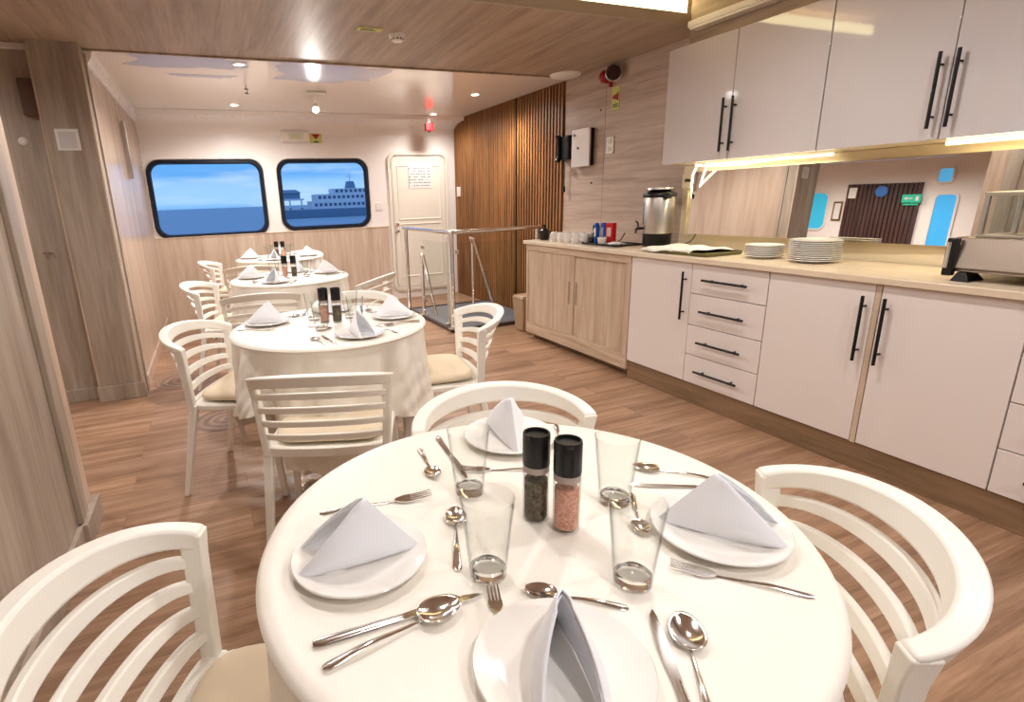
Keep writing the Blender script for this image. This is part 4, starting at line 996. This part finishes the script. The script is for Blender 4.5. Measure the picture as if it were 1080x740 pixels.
m = MB(); m.grid(lambda u, v: Vector((-.05+.1*u, -.055+.11*v, .008+.012*math.sin(PI*u)*math.sin(PI*v)+.004*math.sin(13*u+9*v))), 14, 14); m.build('sheet', paper, t, smooth=True, solid=.004)
t = thing('glass_jar', 'small glass jar between the cups and the packets', 'jar', (2.755, 3.545, ZT_))
MB().lathe([(0,0),(.026,0),(.028,.004),(.028,.06),(.022,.068),(.02,.066),(.025,.006),(0,.005)],24).build('jar_body', tumbler_m, t, smooth=True); MB().lathe([(0,.068),(.024,.068),(.024,.08),(0,.081)],24).build('lid', steel, t, smooth=True)
MB().lathe([(0,.006),(.0235,.006),(.0235,.04),(0,.042)],20).build('coffee_granules', mat('granules', rgb(60,44,30), .8, bump=(300,1,.002)), t)

# ------------------------------------------------------------------ outside
sea = MB().box((-400, 12, -3.2), (500, 2500, -3.0)).build('sea', mat('sea_water', rgb(150,176,190), .5, bump=(1.2,.6,.4))); sea['kind'] = 'structure'
sea2 = MB().box((-400, -2500, -3.2), (500, -8, -3.0)).build('sea_astern', MATS['sea_water']); sea2['kind'] = 'structure'
t = thing('ferry', 'blue-lit passenger ferry moored outside the right-hand window', 'ship', (34, 180, -3.0), 0)
m = MB(); m.hexa([(-12,-4,-.1),(15,-4,-.1),(15,4,-.1),(-12,4,-.1)],[(-13.5,-4.5,2.6),(17,-4.5,2.6),(17,4.5,2.6),(-13.5,4.5,2.6)]); m.build('hull', ship_hull, t, bevel=.2)
MB().box((-4,-4,2.6),(16.5,4,5.0)).build('lower_deck', ship_white, t); MB().box((-2.5,-3.6,5.0),(16,3.6,7.0)).build('upper_deck', ship_white, t)
MB().box((3,-3.0,7.0),(14,3.0,8.6)).build('bridge_deck', ship_white, t)
MB().hexa([(8,-1.5,8.6),(11,-1.5,8.6),(11,1.5,8.6),(8,1.5,8.6)],[(8.5,-1.2,10.8),(10.5,-1.2,10.8),(10.5,1.2,10.8),(8.5,1.2,10.8)]).build('funnel', ship_hull, t)
m = MB(); m.tube([(9.5,0,10.8),(9.5,0,13.5)], .12, 6); m.tube([(8.6,0,12.3),(10.4,0,12.3)], .08, 6); m.build('mast', ship_white, t)
m = MB()
for z, a, b in ((3.4,-3,16),(5.6,-1.6,15.2),(7.4,4,13.4)):
    x = a
    while x < b: m.box((x,-4.06 if z < 5 else (-3.66 if z < 7 else -3.06),z),(x+.9,-3.0,z+.9)); x += 1.5
m.build('window_row', ship_dark, t)
m = MB(); m.box((-18,-3,5.4),(-6,3,5.9)); 
for x in (-17.5,-14,-10.5,-7): m.box((x,-3,-.2),(x+.4,-2.6,5.4))
m.box((-13.5,-3,2.6),(-4,3,3.2)); m.build('jetty_deck', ship_white, t)
m = MB(); m.box((-17,-2.5,5.9),(-7,2.5,7.6)); m.hexa([(-17.5,-3,7.6),(-6.5,-3,7.6),(-6.5,3,7.6),(-17.5,3,7.6)],[(-16,-1,8.6),(-8,-1,8.6),(-8,1,8.6),(-16,1,8.6)]); m.build('deckhouse', ship_hull, t)

# ------------------------------------------------------------------ world: dusk sky with clouds
w = bpy.data.worlds.new('sky'); sc.world = w; w.use_nodes = True; nt = w.node_tree; L = nt.links.new; nt.nodes.clear()
out = nt.nodes.new('ShaderNodeOutputWorld'); bg = nt.nodes.new('ShaderNodeBackground'); tc = nt.nodes.new('ShaderNodeTexCoord')
sx = nt.nodes.new('ShaderNodeSeparateXYZ'); L(tc.outputs['Generated'], sx.inputs[0])
cr = nt.nodes.new('ShaderNodeValToRGB'); e = cr.color_ramp.elements
e[0].position = 0.0; e[0].color = rgb(132,188,242); e[1].position = .35; e[1].color = rgb(84,140,226)
for p_, c_ in ((.012, rgb(164,208,250)), (.036, rgb(158,204,250)), (.05, rgb(104,172,240)), (.10, rgb(120,184,244))):
    x = cr.color_ramp.elements.new(p_); x.color = c_
L(sx.outputs['Z'], cr.inputs['Fac'])
mp = nt.nodes.new('ShaderNodeMapping'); mp.inputs['Scale'].default_value = (4, 4, 34); L(tc.outputs['Generated'], mp.inputs[0])
ns = nt.nodes.new('ShaderNodeTexNoise'); ns.inputs['Scale'].default_value = 1.4; ns.inputs['Detail'].default_value = 6; L(mp.outputs[0], ns.inputs['Vector'])
c2 = nt.nodes.new('ShaderNodeValToRGB'); c2.color_ramp.elements[0].position = .42; c2.color_ramp.elements[1].position = .62
c2.color_ramp.elements[0].color = (0,0,0,1); c2.color_ramp.elements[1].color = (.7,.7,.7,1); L(ns.outputs['Fac'], c2.inputs['Fac'])
mx = nt.nodes.new('ShaderNodeMix'); mx.data_type = 'RGBA'; mx.inputs['B'].default_value = rgb(196,222,252); L(c2.outputs['Color'], mx.inputs['Factor']); L(cr.outputs['Color'], mx.inputs['A'])
L(mx.outputs['Result'], bg.inputs['Color']); bg.inputs['Strength'].default_value = 1.0; L(bg.outputs[0], out.inputs['Surface'])

# ------------------------------------------------------------------ lights (at the room's lamps, plus added ones for brightness)
def area(loc, sx_, sy_, power, col, rot=(0,0,0)):
    l = bpy.data.lights.new('lamp', 'AREA'); l.shape = 'RECTANGLE'; l.size = sx_; l.size_y = sy_; l.energy = power; l.color = col
    o = bpy.data.objects.new('lamp', l); C.objects.link(o); o.location = loc; o.rotation_euler = rot; return o
def spot(loc, power, col=(1,.86,.70), size=168, r=.05, aim=(0,0,-1)):
    l = bpy.data.lights.new('spot', 'SPOT'); l.energy = power; l.color = col; l.spot_size = R_(size); l.spot_blend = .8; l.shadow_soft_size = r
    o = bpy.data.objects.new('spot', l); C.objects.link(o); o.location = loc; o.rotation_euler = Vector(aim).to_track_quat('-Z','Y').to_euler(); return o
K = 2.5
WARM = (1, .955, .925)
for (x, y, p) in ((.348,4.49,38), (.389,6.1,30), (2.578,5.206,30), (2.635,6.35,18)): spot((x, y, ZC-.03), p*K, (1,.955,.92))
spot((2.9, 5.206, ZC-.03), 12*K, (1,.85,.66), 80, aim=(.12,0,-1))  # added spot without a fitting, makes the warm glow on the slats
for (x, y, p) in ((.43,1.55,14), (1.75,1.75,18), (1.75,.45,15), (.45,-.4,15), (1.2,-1.6,36), (-.1,2.3,14)): spot((x, y, ZC+.15), p*K, WARM, r=.06)
for (x, y, p) in ((-3.6,5.5,60), (-3.6,4.4,60), (-1.5,3.3,13)): spot((x, y, ZC-.03), p*K, WARM)
area((1.9, 2.885, ZC+.075), 2.0, .03, 3.5*K, (1,.85,.5), (PI, 0, 0))
spot((1.02, 5.26, 2.075), 16*K, (1,.93,.86), 160, .03, aim=(0,-.9,-1))
area((3.0, 2.35, 1.40), .02, .8, 1.2*K, (1,.9,.62))
area((2.93, .9, 1.41), .02, 1.0, 1.4*K, (1,.86,.5))

# ------------------------------------------------------------------ camera
cam = bpy.data.cameras.new('camera'); co = bpy.data.objects.new('camera', cam); C.objects.link(co)
M = Matrix(((0.9205060,0.1355066,-0.3664787,0),(-0.3892052,0.2352537,-0.8906037,0),(-0.0344672,0.9624415,0.2692923,1.270),(0,0,0,1)))
co.matrix_world = M
cam.lens = 570.05452*36/1080; cam.shift_x = 0.067168; cam.shift_y = -0.000670
cam.sensor_fit = 'HORIZONTAL'; cam.sensor_width = 36; cam.clip_start = .02; cam.clip_end = 4000
sc.camera = co
sc.view_settings.view_transform = 'Standard'; sc.view_settings.look = 'None'; sc.view_settings.gamma = 1; sc.view_settings.use_curve_mapping = False
sc.view_settings.exposure = 0.14
